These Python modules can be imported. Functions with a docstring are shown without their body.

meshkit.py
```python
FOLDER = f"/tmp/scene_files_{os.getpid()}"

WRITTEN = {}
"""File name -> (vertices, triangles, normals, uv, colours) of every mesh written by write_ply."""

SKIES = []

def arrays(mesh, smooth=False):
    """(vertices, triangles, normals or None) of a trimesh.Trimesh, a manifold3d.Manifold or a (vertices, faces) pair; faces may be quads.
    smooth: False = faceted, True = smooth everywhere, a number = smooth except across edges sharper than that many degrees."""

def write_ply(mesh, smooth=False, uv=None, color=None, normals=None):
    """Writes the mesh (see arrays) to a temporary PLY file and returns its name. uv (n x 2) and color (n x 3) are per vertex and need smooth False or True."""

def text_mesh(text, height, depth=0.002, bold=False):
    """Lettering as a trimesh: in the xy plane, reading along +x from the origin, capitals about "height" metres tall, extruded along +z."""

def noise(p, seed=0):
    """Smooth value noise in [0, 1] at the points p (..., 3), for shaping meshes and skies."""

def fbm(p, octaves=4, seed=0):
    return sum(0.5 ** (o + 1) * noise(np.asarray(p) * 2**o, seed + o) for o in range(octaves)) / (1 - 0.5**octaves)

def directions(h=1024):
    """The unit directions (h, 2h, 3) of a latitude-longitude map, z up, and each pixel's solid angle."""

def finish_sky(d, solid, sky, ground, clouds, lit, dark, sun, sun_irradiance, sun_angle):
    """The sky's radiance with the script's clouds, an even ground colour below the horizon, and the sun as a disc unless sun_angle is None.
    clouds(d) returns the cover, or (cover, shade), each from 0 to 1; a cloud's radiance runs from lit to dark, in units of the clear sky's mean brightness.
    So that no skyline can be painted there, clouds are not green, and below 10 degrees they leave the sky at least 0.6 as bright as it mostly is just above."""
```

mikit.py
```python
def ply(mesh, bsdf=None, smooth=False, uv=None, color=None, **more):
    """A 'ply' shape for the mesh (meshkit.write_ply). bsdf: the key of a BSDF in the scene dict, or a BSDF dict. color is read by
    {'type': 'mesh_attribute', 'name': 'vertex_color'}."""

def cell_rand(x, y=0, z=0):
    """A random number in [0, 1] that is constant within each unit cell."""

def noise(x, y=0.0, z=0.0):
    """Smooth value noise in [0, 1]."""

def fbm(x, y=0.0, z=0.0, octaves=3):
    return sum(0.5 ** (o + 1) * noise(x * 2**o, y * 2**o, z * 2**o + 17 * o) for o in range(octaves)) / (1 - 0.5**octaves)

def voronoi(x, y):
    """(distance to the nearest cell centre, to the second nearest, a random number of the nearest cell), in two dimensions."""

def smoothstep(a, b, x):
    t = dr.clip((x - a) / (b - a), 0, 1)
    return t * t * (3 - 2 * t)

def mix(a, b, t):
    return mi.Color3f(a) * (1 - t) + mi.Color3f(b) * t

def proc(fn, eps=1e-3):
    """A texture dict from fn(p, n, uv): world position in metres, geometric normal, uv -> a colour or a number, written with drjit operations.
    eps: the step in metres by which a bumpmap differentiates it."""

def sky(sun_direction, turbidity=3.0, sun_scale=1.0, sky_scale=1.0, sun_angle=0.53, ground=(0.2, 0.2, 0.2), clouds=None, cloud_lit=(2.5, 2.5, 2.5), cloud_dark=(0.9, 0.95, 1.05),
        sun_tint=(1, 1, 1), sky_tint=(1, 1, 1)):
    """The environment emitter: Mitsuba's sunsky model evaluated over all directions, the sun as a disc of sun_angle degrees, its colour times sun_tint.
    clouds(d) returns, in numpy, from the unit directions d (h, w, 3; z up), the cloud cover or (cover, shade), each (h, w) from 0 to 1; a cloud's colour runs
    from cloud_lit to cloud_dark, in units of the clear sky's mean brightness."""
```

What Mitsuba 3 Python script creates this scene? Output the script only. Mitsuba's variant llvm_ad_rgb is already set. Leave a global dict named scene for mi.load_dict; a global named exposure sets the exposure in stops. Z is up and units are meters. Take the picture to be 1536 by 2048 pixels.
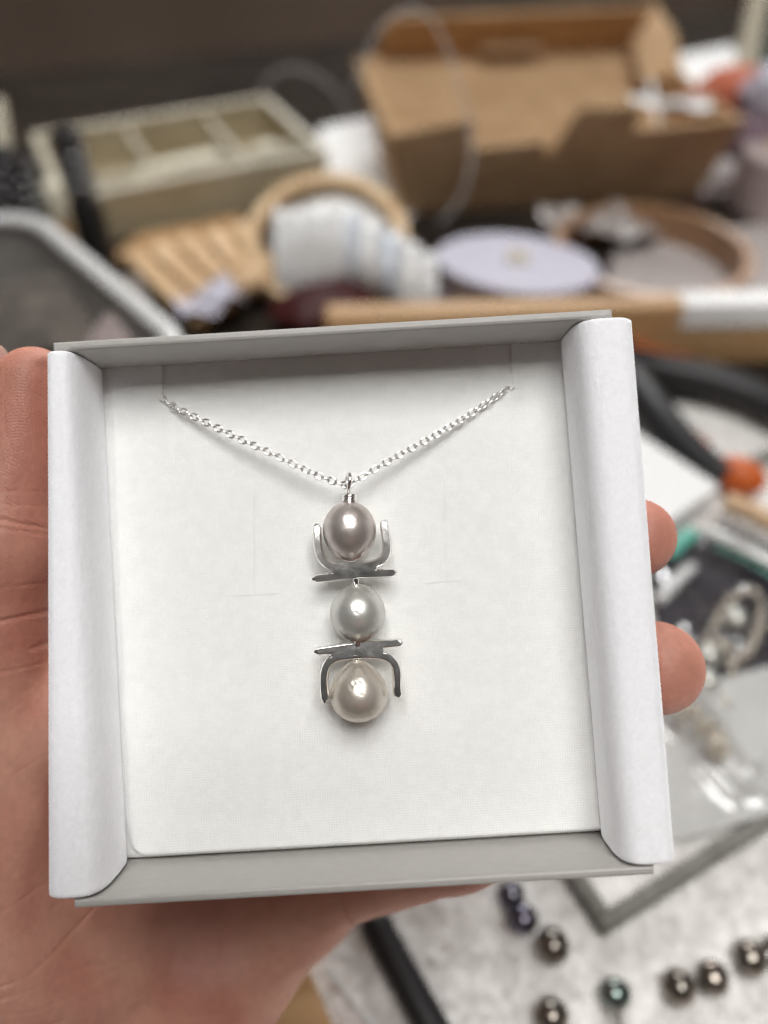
import math
import numpy as np
import trimesh
import manifold3d as m3
from shapely.geometry import Polygon
import drjit as dr
import mitsuba as mi
import mikit
import meshkit

rng = np.random.default_rng(7)
T = mi.ScalarTransform4f
scene, labels = {}, {}

# ------------------------------------------------------------------ camera, light, exposure
PITCH = math.radians(46.0)
EYE = np.array([0.0, 0.0, 0.24])
LOOK = np.array([0.0, math.cos(PITCH), -math.sin(PITCH)])
scene['camera'] = {'type': 'thinlens', 'fov': 53.0, 'fov_axis': 'x', 'aperture_radius': 0.0024, 'focus_distance': 0.1275,
                   'near_clip': 0.01, 'far_clip': 50.0,
                   'to_world': T().look_at(origin=EYE.tolist(), target=(EYE + LOOK).tolist(), up=[0, 0, 1])}
exposure = 0.62
SKYLIGHT = [7.3, 7.25, 7.05]     # overhead daylight pane, above and behind the person
WINDOW = [9.0, 9.0, 9.0]       # window in the back wall, above the frame

# box frame: u right, v up, w towards the viewer, in millimetres, origin in the middle of the rim
BOX = np.array([[0.9983, -0.0589, -0.0056, -0.0057], [0.0407, 0.7522, -0.6577, 0.0739], [0.0429, 0.6563, 0.7533, 0.1427], [0, 0, 0, 1.0]])
BOXMM = BOX @ np.diag([.001, .001, .001, 1.0])
BOX_TW = T(BOXMM.tolist())


# ------------------------------------------------------------------ helpers
def put(key, mesh, bsdf, label=None, cat=None, group=None, kind=None, smooth=False, tw=None, **more):
    n = key
    i = 0
    while n in scene:
        i += 1
        n = '%s_%03d' % (key, i)
    d = mesh if isinstance(mesh, dict) else mikit.ply(mesh, bsdf, smooth, **more)
    d = dict(d)
    if tw is not None:
        d['to_world'] = tw
    scene[n] = d
    tag(n, label, cat, group, kind)
    return n


def tag(n, label=None, cat=None, group=None, kind=None):
    e = {k: x for k, x in (('label', label), ('category', cat), ('group', group), ('kind', kind)) if x}
    if e:
        labels[n] = e


def cat(*ms):
    return trimesh.util.concatenate([m for m in ms])


def man2tri(m):
    q = m.to_mesh()
    return trimesh.Trimesh(q.vert_properties[:, :3], q.tri_verts, process=False)


def box(size, at=(0, 0, 0), yaw=0.0, bev=0.0):
    """a box of the given size centred at 'at', with chamfered edges when bev > 0"""
    s = np.array(size, float) / 2
    if bev > 0:
        pts = []
        for sg in np.ndindex(2, 2, 2):
            c = (np.array(sg) * 2 - 1)
            for k in range(3):
                q = s - bev
                q = q.copy()
                q[k] = s[k]
                pts.append(c * q)
        m = trimesh.convex.convex_hull(np.array(pts))
    else:
        m = trimesh.creation.box(extents=2 * s)
    m = trimesh.Trimesh(m.vertices, m.faces, process=False)
    c, sn = math.cos(yaw), math.sin(yaw)
    R = np.array([[c, -sn, 0], [sn, c, 0], [0, 0, 1]])
    m.vertices = m.vertices @ R.T + np.array(at, float)
    return m


def place(m, M):
    m = m.copy()
    m.vertices = np.asarray(m.vertices) @ np.asarray(M)[:3, :3].T + np.asarray(M)[:3, 3]
    return m


def yawm(yaw, at):
    c, s = math.cos(yaw), math.sin(yaw)
    M = np.eye(4)
    M[:2, :2] = [[c, -s], [s, c]]
    M[:3, 3] = at
    return M


def spline(pts, n):
    from scipy.interpolate import CubicSpline
    pts = np.asarray(pts, float)
    t = np.r_[0, np.cumsum(np.linalg.norm(np.diff(pts[:, :3], axis=0), axis=1))]
    return CubicSpline(t, pts)(np.linspace(0, t[-1], n))


def sweep(path, radius, n=12, closed=False, capped=True, flat=1.0, up=None):
    """a tube along the path; radius a number or one per point; flat squeezes it along the frame's second axis"""
    P = np.asarray(path, float)
    r = np.broadcast_to(np.asarray(radius, float), (len(P),))
    tg = np.gradient(P, axis=0) if not closed else np.roll(P, -1, 0) - np.roll(P, 1, 0)
    tg /= np.linalg.norm(tg, axis=1, keepdims=True)
    a = np.cross(tg[0], up if up is not None else ([0, 0, 1] if abs(tg[0][2]) < .9 else [1, 0, 0]))
    a /= np.linalg.norm(a)
    A = np.zeros_like(P)
    for i, t in enumerate(tg):
        a = a - t * (a @ t)
        a /= np.linalg.norm(a)
        A[i] = a
    if closed:
        tw = np.arctan2(np.cross(A[-1], A[0]) @ tg[0], A[-1] @ A[0])
        Bv = np.cross(tg, A)
        ph = np.linspace(0, tw, len(P))[:, None]
        A = A * np.cos(ph) + Bv * np.sin(ph)
    Bv = np.cross(tg, A)
    th = np.arange(n) * 2 * math.pi / n
    V = (P[:, None] + r[:, None, None] * (np.cos(th)[None, :, None] * A[:, None] + flat * np.sin(th)[None, :, None] * Bv[:, None])).reshape(-1, 3)
    m = len(P)
    F = []
    for i in range(m if closed else m - 1):
        j = (i + 1) % m
        k = np.arange(n)
        k2 = (k + 1) % n
        F += [np.c_[i * n + k, i * n + k2, j * n + k2], np.c_[i * n + k, j * n + k2, j * n + k]]
    F = np.vstack(F)
    if capped and not closed:
        V = np.vstack([V, P[0], P[-1]])
        k = np.arange(n)
        k2 = (k + 1) % n
        F = np.vstack([F, np.c_[k2, k, k * 0 + m * n], np.c_[(m - 1) * n + k, (m - 1) * n + k2, k * 0 + m * n + 1]])
    return trimesh.Trimesh(V, F, process=False)


def lathe(prof, n=48):
    """surface of revolution round z of (r, z) points"""
    prof = np.asarray(prof, float)
    th = np.arange(n) * 2 * math.pi / n
    V = np.stack([prof[:, :1] * np.cos(th), prof[:, :1] * np.sin(th), np.repeat(prof[:, 1:], n, 1)], -1).reshape(-1, 3)
    k = np.arange(n)
    k2 = (k + 1) % n
    F = np.vstack([np.vstack([np.c_[i * n + k, i * n + k2, (i + 1) * n + k2], np.c_[i * n + k, (i + 1) * n + k2, (i + 1) * n + k]]) for i in range(len(prof) - 1)])
    m = trimesh.Trimesh(V, F, process=False)
    m.merge_vertices()
    m.update_faces(m.nondegenerate_faces())
    return m


def grid(f, nu, nv, u=(0, 1), v=(0, 1)):
    """mesh of f(U, V) -> (x, y, z); returns (mesh, uv)"""
    U, V = np.meshgrid(np.linspace(*u, nu), np.linspace(*v, nv), indexing='ij')
    P = np.stack(np.broadcast_arrays(*f(U, V)), -1).reshape(-1, 3)
    i = (np.arange(nu - 1)[:, None] * nv + np.arange(nv - 1)[None]).ravel()
    F = np.vstack([np.c_[i, i + nv, i + nv + 1], np.c_[i, i + nv + 1, i + 1]])
    return trimesh.Trimesh(P, F, process=False), np.stack([U, V], -1).reshape(-1, 2)


def extrude(poly, d):
    return trimesh.creation.extrude_polygon(poly, d, engine='earcut')


def align(z):
    """rotation whose third axis is z"""
    z = np.asarray(z, float) / np.linalg.norm(z)
    x = np.cross([0, 1, 0] if abs(z[1]) < .9 else [1, 0, 0], z)
    x /= np.linalg.norm(x)
    M = np.eye(4)
    M[:3, :3] = np.c_[x, np.cross(z, x), z]
    return M


def moved(M, at):
    M = np.array(M, float)
    M[:3, 3] = at
    return M


def surface_nets(Fv, org, h):
    ins = Fv < 0
    n = np.array(Fv.shape)
    cnt = np.zeros(n - 1, np.int8)
    for c in np.ndindex(2, 2, 2):
        cnt += ins[c[0]:n[0] - 1 + c[0], c[1]:n[1] - 1 + c[1], c[2]:n[2] - 1 + c[2]]
    cell = np.argwhere((cnt > 0) & (cnt < 8))
    idx = -np.ones(n - 1, np.int64)
    idx[tuple(cell.T)] = np.arange(len(cell))
    acc, k = np.zeros((len(cell), 3)), np.zeros(len(cell))
    cs = [np.array(c) for c in np.ndindex(2, 2, 2)]
    for a in cs:
        for ax in range(3):
            if a[ax] == 0:
                b = a.copy()
                b[ax] = 1
                fa, fb = Fv[tuple((cell + a).T)], Fv[tuple((cell + b).T)]
                s = (fa < 0) != (fb < 0)
                t = np.where(s, fa / np.where(s, fa - fb, 1), 0)
                p = np.repeat(a[None].astype(float), len(cell), 0)
                p[:, ax] += t
                acc += p * s[:, None]
                k += s
    V = (cell + acc / k[:, None]) * h + org
    F = []
    for ax in range(3):
        o = [x for x in range(3) if x != ax]
        sl = [slice(1, -1)] * 3
        sl[ax] = slice(0, -1)
        lo = ins[tuple(sl)]
        sl[ax] = slice(1, None)
        hi = ins[tuple(sl)]
        e = np.argwhere(lo != hi)
        off = np.array([1, 1, 1])
        off[ax] = 0
        g = e + off
        out = lo[tuple(e.T)]
        q = []
        for d in ((0, 0), (1, 0), (1, 1), (0, 1)):
            c = g.copy()
            c[:, o[0]] -= d[0]
            c[:, o[1]] -= d[1]
            q.append(idx[tuple(c.T)])
        q = np.stack(q, 1)
        flip = out if ax != 1 else ~out
        q[~flip] = q[~flip][:, ::-1]
        F.append(q)
    F = np.vstack(F)
    return trimesh.Trimesh(V, np.vstack([F[:, [0, 1, 2]], F[:, [0, 2, 3]]]), process=False)


# ------------------------------------------------------------------ materials
def rgb(*c):
    return {'type': 'rgb', 'value': list(c)}


def mat(name, color, rough=.5, two=True, bump=None, **kw):
    b = {'type': 'principled', 'base_color': color if isinstance(color, dict) else rgb(*color), 'roughness': rough, **kw}
    if bump is not None:
        b = {'type': 'bumpmap', 'arbitrary': {**bump[0]}, 'scale': bump[1], 'bsdf': b}
    scene[name] = {'type': 'twosided', 'bsdf': b} if two else b


def proc(fn, eps=1e-4):
    return mikit.proc(fn, eps=eps)


N, FB = mikit.noise, mikit.fbm


def grainy(a, b, sx, sy=None, sz=None, lo=.35, hi=.65, oct=3):
    sy, sz = sy or sx, sz or sx
    return proc(lambda p, n, uv: mikit.mix(a, b, mikit.smoothstep(lo, hi, FB(p.x * sx, p.y * sy, p.z * sz, octaves=oct))))


def weave(p, n, uv):
    k = 2 * math.pi / .42
    j = .6 * N(uv.x * 3, uv.y * 3)
    return .5 + .28 * dr.sin(uv.x * k + 2 * j) * (.6 + .8 * N(uv.x * 2.2, uv.y * .8, 3)) + .28 * dr.sin(uv.y * k + 2 * j) + .5 * N(uv.x * 5, uv.y * 5, 9)


def fuzz(p, n, uv):
    return .55 * N(p.x * 2600, p.y * 2600, p.z * 2600) + .3 * N(p.x * 1100, p.y * 1100, p.z * 1100) + .35 * N(p.x * 4200, p.y * 4200, p.z * 4200)


mat('m_insert', proc(lambda p, n, uv: mikit.mix((.70, .705, .695), (.86, .865, .85), .62 * weave(p, n, uv) + .38 * FB(uv.x * .7, uv.y * .7))), .9,
    bump=(proc(weave, 3e-5), 3e-5), specular=.2)
mat('m_felt', proc(lambda p, n, uv: mikit.mix((.79, .795, .83), (.90, .905, .945), fuzz(p, n, uv))), .95, bump=(proc(fuzz, 5e-5), 1.3e-4), specular=.15, sheen=.6)
mat('m_card', proc(lambda p, n, uv: mikit.mix((.365, .352, .335), (.40, .388, .37), FB(p.x * 900, p.y * 900, p.z * 900))), .42, specular=.4,
    bump=(proc(lambda p, n, uv: FB(p.x * 1400, p.y * 1400, p.z * 1400), 5e-5), 1.2e-5))
mat('m_silver', (.93, .92, .90), proc(lambda p, n, uv: .11 + .08 * FB(p.x * 900, p.y * 900, p.z * 900)), metallic=1.0,
    bump=(proc(lambda p, n, uv: N(p.x * 700, p.y * 700, p.z * 700) + .25 * N(p.x * 4200, p.y * 900, p.z * 4200), 4e-5), 1.6e-5))
mat('m_chain', (.93, .92, .90), .1, metallic=1.0)


def pearl(name, col, col2, rough, bumpscale, metal=.72, coat=.35, gloss=.75):
    mat(name, grainy(col, col2, 260), rough, metallic=metal, specular=.7, clearcoat=coat, clearcoat_gloss=gloss,
        bump=(proc(lambda p, n, uv: FB(p.x * 1500, p.y * 1500, p.z * 1500), 5e-5), bumpscale))


pearl('m_pearl_mauve', (.50, .445, .42), (.60, .545, .52), .33, 4.5e-5, coat=.12)
pearl('m_pearl_green', (.51, .51, .475), (.61, .61, .575), .33, .9e-5, .66, coat=.14)
pearl('m_pearl_cream', (.53, .475, .41), (.63, .58, .515), .33, 1.8e-5, .66, coat=.14)
pearl('m_dark_pearl', (.13, .12, .10), (.22, .185, .155), .05, .4e-5, .85, 1.0, .98)
pearl('m_dark_pearl_green', (.09, .13, .12), (.18, .19, .17), .05, .4e-5, .85, 1.0, .98)
pearl('m_dark_pearl_plum', (.10, .09, .13), (.15, .16, .18), .05, .4e-5, .85, 1.0, .98)

# ------------------------------------------------------------------ room
FLOOR_Z, CEIL_Z = -.76, 1.72
mat('m_floor', grainy((.07, .052, .042), (.10, .075, .06), 5, lo=.3, hi=.7), .7, specular=.2)
mat('m_wall', grainy((.22, .165, .13), (.27, .20, .16), 3, lo=.3, hi=.7), .9, specular=.1)
mat('m_plaster', (.20, .16, .135), .95, specular=.1)
mat('m_ceiling', (.32, .29, .27), .95, specular=.1)
X0, X1, Y0, Y1 = -2.2, 2.4, -2.2, 1.75
put('floor', box((X1 - X0, Y1 - Y0, .05), ((X0 + X1) / 2, (Y0 + Y1) / 2, FLOOR_Z - .025)), 'm_floor', kind='structure')


def holed(w, h, hx, hy, hw, hh, t):
    o = Polygon([(-w / 2, -h / 2), (w / 2, -h / 2), (w / 2, h / 2), (-w / 2, h / 2)],
                [[(hx - hw / 2, hy - hh / 2), (hx + hw / 2, hy - hh / 2), (hx + hw / 2, hy + hh / 2), (hx - hw / 2, hy + hh / 2)]])
    return extrude(o, t)


SKY_C, SKY_S = (.13, -.21), (1.1, 1.0)
WIN_C, WIN_S = (.30, .98), (1.2, .56)
put('ceiling', place(holed(X1 - X0, Y1 - Y0, SKY_C[0] - (X0 + X1) / 2, SKY_C[1] - (Y0 + Y1) / 2, *SKY_S, .08), yawm(0, ((X0 + X1) / 2, (Y0 + Y1) / 2, CEIL_Z))), 'm_ceiling', kind='structure')
RX = np.array([[1, 0, 0, 0], [0, 0, -1, 0], [0, 1, 0, 0], [0, 0, 0, 1.0]])
M = RX.copy()
M[:3, 3] = [(X0 + X1) / 2, Y1 + .1, (FLOOR_Z + CEIL_Z) / 2]
put('back_wall', place(holed(X1 - X0, CEIL_Z - FLOOR_Z, WIN_C[0] - (X0 + X1) / 2, WIN_C[1] - (FLOOR_Z + CEIL_Z) / 2, *WIN_S, .1), M), 'm_wall', kind='structure')
put('front_wall', box((X1 - X0, .08, CEIL_Z - FLOOR_Z), ((X0 + X1) / 2, Y0 - .04, (FLOOR_Z + CEIL_Z) / 2)), 'm_plaster', kind='structure')
put('left_wall', box((.08, Y1 - Y0, CEIL_Z - FLOOR_Z), (X0 - .04, (Y0 + Y1) / 2, (FLOOR_Z + CEIL_Z) / 2)), 'm_plaster', kind='structure')
put('right_wall', box((.08, Y1 - Y0, CEIL_Z - FLOOR_Z), (X1 + .04, (Y0 + Y1) / 2, (FLOOR_Z + CEIL_Z) / 2)), 'm_wall', kind='structure')
mat('m_window_frame', (.7, .7, .68), .5)


def window(key, c, s, M, radiance, label):
    tag(key, label, 'window')
    x0, y0 = -s[0] / 2, -s[1] / 2
    fr = cat(box((s[0], .05, .05), (0, y0 + .025, 0)), box((s[0], .05, .05), (0, -y0 - .025, 0)), box((.05, s[1] - .1, .05), (x0 + .025, 0, 0)), box((.05, s[1] - .1, .05), (-x0 - .025, 0, 0)))
    put(key + '__frame', place(fr, M), 'm_window_frame')
    for sx in (-1, 1):
        w = s[0] / 2 - .06
        q = trimesh.Trimesh([(-w / 2, y0 + .05, 0), (w / 2, y0 + .05, 0), (w / 2, -y0 - .05, 0), (-w / 2, -y0 - .05, 0)], [[0, 1, 2], [0, 2, 3]], process=False)
        q.vertices[:, 0] += sx * (w / 2 + .01)
        put(key + '__pane', place(q, M), 'm_window_frame', emitter={'type': 'area', 'radiance': rgb(*radiance)})


Ms = np.diag([1, -1, -1, 1.0])
Ms[:3, 3] = [*SKY_C, CEIL_Z + .04]
window('ceiling_window', SKY_C, SKY_S, Ms, SKYLIGHT, 'two pane daylight window in the ceiling above the person')
Mw = RX.copy()
Mw[:3, 3] = [WIN_C[0], Y1 + .05, WIN_C[1]]
window('wall_window', WIN_C, WIN_S, Mw, WINDOW, 'two pane daylight window in the wall behind the workbench')

# ------------------------------------------------------------------ the phone that takes the picture, just behind its lens: it shades the palm and shows dark in the pearls
mat('m_phone', (.03, .03, .034), .3, specular=.5)
UPV = np.array([0, math.sin(PITCH), math.cos(PITCH)])
PM = np.eye(4)
PM[:3, :3] = np.c_[[1, 0, 0], UPV, -LOOK]
PM[:3, 3] = EYE
tag('smartphone', 'dark smartphone held above the gift box, camera side down', 'smartphone')
body = m3.Manifold.hull_points(np.array([(x + .008 * math.cos(a), y + .008 * math.sin(a), z) for x in (-.052, .005) for y in (-.125, .006) for a in np.arange(16) * math.pi / 8 for z in (.0028, .0103)]))
put('smartphone__body', place(man2tri(body), PM), 'm_phone')
put('smartphone__lens_ring', place(lathe([(.0055, .0028), (.0075, .0028), (.0075, .0008), (.0055, .0008), (.0055, .0028)], 32), PM), 'm_phone', smooth=30)

# ------------------------------------------------------------------ the gift box (box millimetres)
tag('gift_box', 'small grey gift box with white fabric insert held on a palm', 'gift box')
t_ = 1.45


def wall_strip(v0, v1):
    return man2tri(m3.Manifold.hull_points(np.array([(sx * (45 - a), v, w) for sx in (-1, 1) for v, w, a in
                   ((v0, -20, 0), (v1, -20, 0), (v0, -.55, 0), (v1, -.4, 0), (v0 + .16 * np.sign(v1 - v0), -.16, .1), (v1 - .14 * np.sign(v1 - v0), -.12, .1), (v0 + .5 * np.sign(v1 - v0), 0, .35), (v1 - .4 * np.sign(v1 - v0), 0, .35))])))


put('gift_box__top_wall', wall_strip(44.5 - t_, 44.5), 'm_card', tw=BOX_TW)
put('gift_box__bottom_wall', wall_strip(-44.5, -44.5 + t_), 'm_card', tw=BOX_TW)
put('gift_box__base', box((89.6, 86.2, 1.2), (0, 0, -19.4)), 'm_card', tw=BOX_TW)
for sx in (-1, 1):
    put('gift_box__side_wall', box((t_, 86.3, 9), (sx * (45 - t_ / 2), 0, -15.4)), 'm_card', tw=BOX_TW)


# insert: a folded card platform covered with woven fabric; die-cut slits and tabs stand a little proud or recessed
SLITS = [((-16.06, 19.92, -12.7), (-16.98, 1.6, -12.7)), ((-20.74, 1.56, -12.7), (-12.45, 1.51, -12.7)), ((17.3, 19.7, -12.7), (16.62, 1.8, -12.7)),
         ((12.86, 1.76, -12.7), (19.41, 1.9, -12.7)), ((-10.3, -20.33, -12.7), (-10.4, -25.45, -12.7)),
         ((7.86, -16.25, -12.7), (9.85, -19.1, -12.7)), ((9.85, -19.1, -12.7), (10.71, -21.97, -12.7)), ((10.71, -21.97, -12.7), (10.88, -23.43, -12.7))]


def insert_h(U, V):
    w = np.full(U.shape, -12.7)
    for i, (a, b) in enumerate(SLITS):
        a, b = np.array(a[:2]), np.array(b[:2])
        d = b - a
        L = np.linalg.norm(d)
        d = d / L
        s = (U - a[0]) * d[0] + (V - a[1]) * d[1]
        q = -(U - a[0]) * d[1] + (V - a[1]) * d[0]
        on = np.clip(s / .8 + .5, 0, 1) * np.clip((L - s) / .8 + .5, 0, 1)
        # one lip of each cut sits a touch higher and falls off over a few millimetres
        w += on * (.06 * np.exp(-np.abs(q) / .9) * (q > 0) - .03 * np.exp(-(q / .16) ** 2))
    # the tab between the two chain slits is pushed back towards its sides
    tab = np.clip((V - 36) / 3.0, 0, 1)
    for u0, sg in ((-31.2, 1), (30.4, -1)):
        q = sg * (U - u0)
        w -= tab * np.where(q > 0, .55 * np.exp(-q / 9.0) * (1 if sg > 0 else .3), -.12 * np.exp(q / 2.0))
    w += .06 * (meshkit.noise(np.stack([U * .06, V * .06, U * 0], -1)) - .5)
    # rounded front lower edge and corners fall into the gap at the bottom wall
    e = np.clip((V + 41.85) / -1.2, 0, 1)
    w -= 1.6 * (1 - np.sqrt(np.clip(1 - e ** 2, 0, 1)))
    c = np.clip((np.hypot(np.clip(-37.4 - U, 0, None), np.clip(-39 - V, 0, None)) - 2.4) / 1.0, 0, 1)
    return w - c ** 2 * (.45 + 1.05 * np.clip((-V - 36) / 3.5, 0, 1))


us = np.sort(np.r_[np.linspace(-44, 43, 270), [s[k][0] + o for s in SLITS for k in (0, 1) for o in (-.3, -.15, 0, .15, .3)], [-31.3, -31.15, 30.3, 30.45]])
vs = np.sort(np.r_[np.linspace(-43.05, 43.2, 270), [s[k][1] + o for s in SLITS[:4] for k in (0, 1) for o in (-.3, -.15, 0, .15, .3)]])
us, vs = us[np.r_[True, np.diff(us) > .02]], vs[np.r_[True, np.diff(vs) > .02]]
g, uv = grid(lambda a, b: (us[a.astype(int)], vs[b.astype(int)], insert_h(us[a.astype(int)], vs[b.astype(int)])), len(us), len(vs), (0, len(us) - 1), (0, len(vs) - 1))
put('gift_box__fabric_insert', g, 'm_insert', smooth=True, uv=np.asarray(g.vertices)[:, :2], tw=BOX_TW)


def felt_roll(u_in0, u_in1, u_out0, u_out1, v0, v1, seed):
    nth, nv = 72, 150
    th = np.linspace(0, 2 * math.pi, nth, endpoint=False)

    def f(a, b):
        v = v0 + (v1 - v0) * b
        ui, uo = u_in0 + (u_in1 - u_in0) * b, u_out0 + (u_out1 - u_out0) * b
        c, h = (ui + uo) / 2, np.abs(uo - ui) / 2
        th_ = a * 2 * math.pi
        p = 2 / 3.1
        co, si = np.cos(th_), np.sin(th_)
        wob = 1 + .012 * (meshkit.noise(np.stack([co * 1.5 + seed, si * 1.5, v * .05], -1)) - .5)
        u = c + h * np.sign(co) * np.abs(co) ** np.where(si < 0, .3, p) * wob
        w = -6.6 + 7.6 * np.sign(si) * np.abs(si) ** p * wob
        return u, v, w
    m, uv = grid(f, nth + 1, nv)
    m.merge_vertices()
    # close the ends with slightly rounded caps
    V = np.asarray(m.vertices)
    out = [m]
    for vv, sg in ((v0, -1), (v1, 1)):
        r = V[np.abs(V[:, 1] - vv) < 1e-6]
        o = np.argsort(np.arctan2(r[:, 2] + 6.6, r[:, 0] - r[:, 0].mean()))
        r = r[o]
        cen = r.mean(0)
        rings = [cen + (r - cen) * s + np.array([0, sg * b, 0]) for s, b in ((1, 0), (.96, .22), (.88, .3), (.4, .3))]
        n = len(r)
        Vc = np.vstack(rings + [cen[None] + [0, sg * .3, 0]])
        k = np.arange(n)
        k2 = (k + 1) % n
        F = np.vstack([np.vstack([np.c_[i * n + k, i * n + k2, (i + 1) * n + k2], np.c_[i * n + k, (i + 1) * n + k2, (i + 1) * n + k]]) for i in range(3)] + [np.c_[3 * n + k, 3 * n + k2, k * 0 + 4 * n]])
        out.append(trimesh.Trimesh(Vc, F if sg > 0 else F[:, ::-1], process=False))
    m = cat(*out)
    m.merge_vertices()
    return m


put('gift_box__padded_roll', felt_roll(-40.5, -41.6, -49.9, -46.6, -42.3, 42.6, 3), 'm_felt', smooth=50, tw=BOX_TW)
put('gift_box__padded_roll', felt_roll(39.9, 39.0, 49.2, 48.9, -42.3, 42.6, 11), 'm_felt', smooth=50, tw=BOX_TW)

# ------------------------------------------------------------------ the necklace (box millimetres)
tag('pendant_necklace', 'silver necklace with three pearl pendant lying on the white insert', 'necklace')
PW = -8.2


def rod(path, r, half, ends=True):
    """flattened wire along the path: hulls of spheres cut to a slab"""
    ps = [np.array(p[:3], float) for p in path]
    ps = list(spline(ps, 6 * len(ps))) if len(ps) > 3 else ps
    out = []
    for a, b in zip(ps[:-1], ps[1:]):
        pts = []
        d = (b - a) / np.linalg.norm(b - a)
        s = np.cross(d, [0, 0, 1.0])
        s /= np.linalg.norm(s)
        for q in (a, b):
            for k in range(16):
                th = k * math.pi / 8
                pts.append(q + r * (math.cos(th) * s + math.sin(th) * np.array([0, 0, 1.0])))
        out.append(m3.Manifold.hull_points(np.array(pts)))
        out.append(m3.Manifold.sphere(r, 16).translate(tuple(b)))
    for q, d in ((ps[0], ps[0] - ps[1]), (ps[-1], ps[-1] - ps[-2])):
        d = d / np.linalg.norm(d)
        s = np.cross(d, [0, 0, 1.0])
        pts = [q + r * (math.cos(k * math.pi / 8) * s + math.sin(k * math.pi / 8) * np.array([0, 0, 1.0])) for k in range(16)]
        pts += [q + d * r * .95 + .42 * r * (math.cos(k * math.pi / 8) * s + math.sin(k * math.pi / 8) * np.array([0, 0, 1.0])) for k in range(16)]
        out.append(m3.Manifold.hull_points(np.array(pts)))
    return m3.Manifold.batch_boolean(out, m3.OpType.Add)


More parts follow.
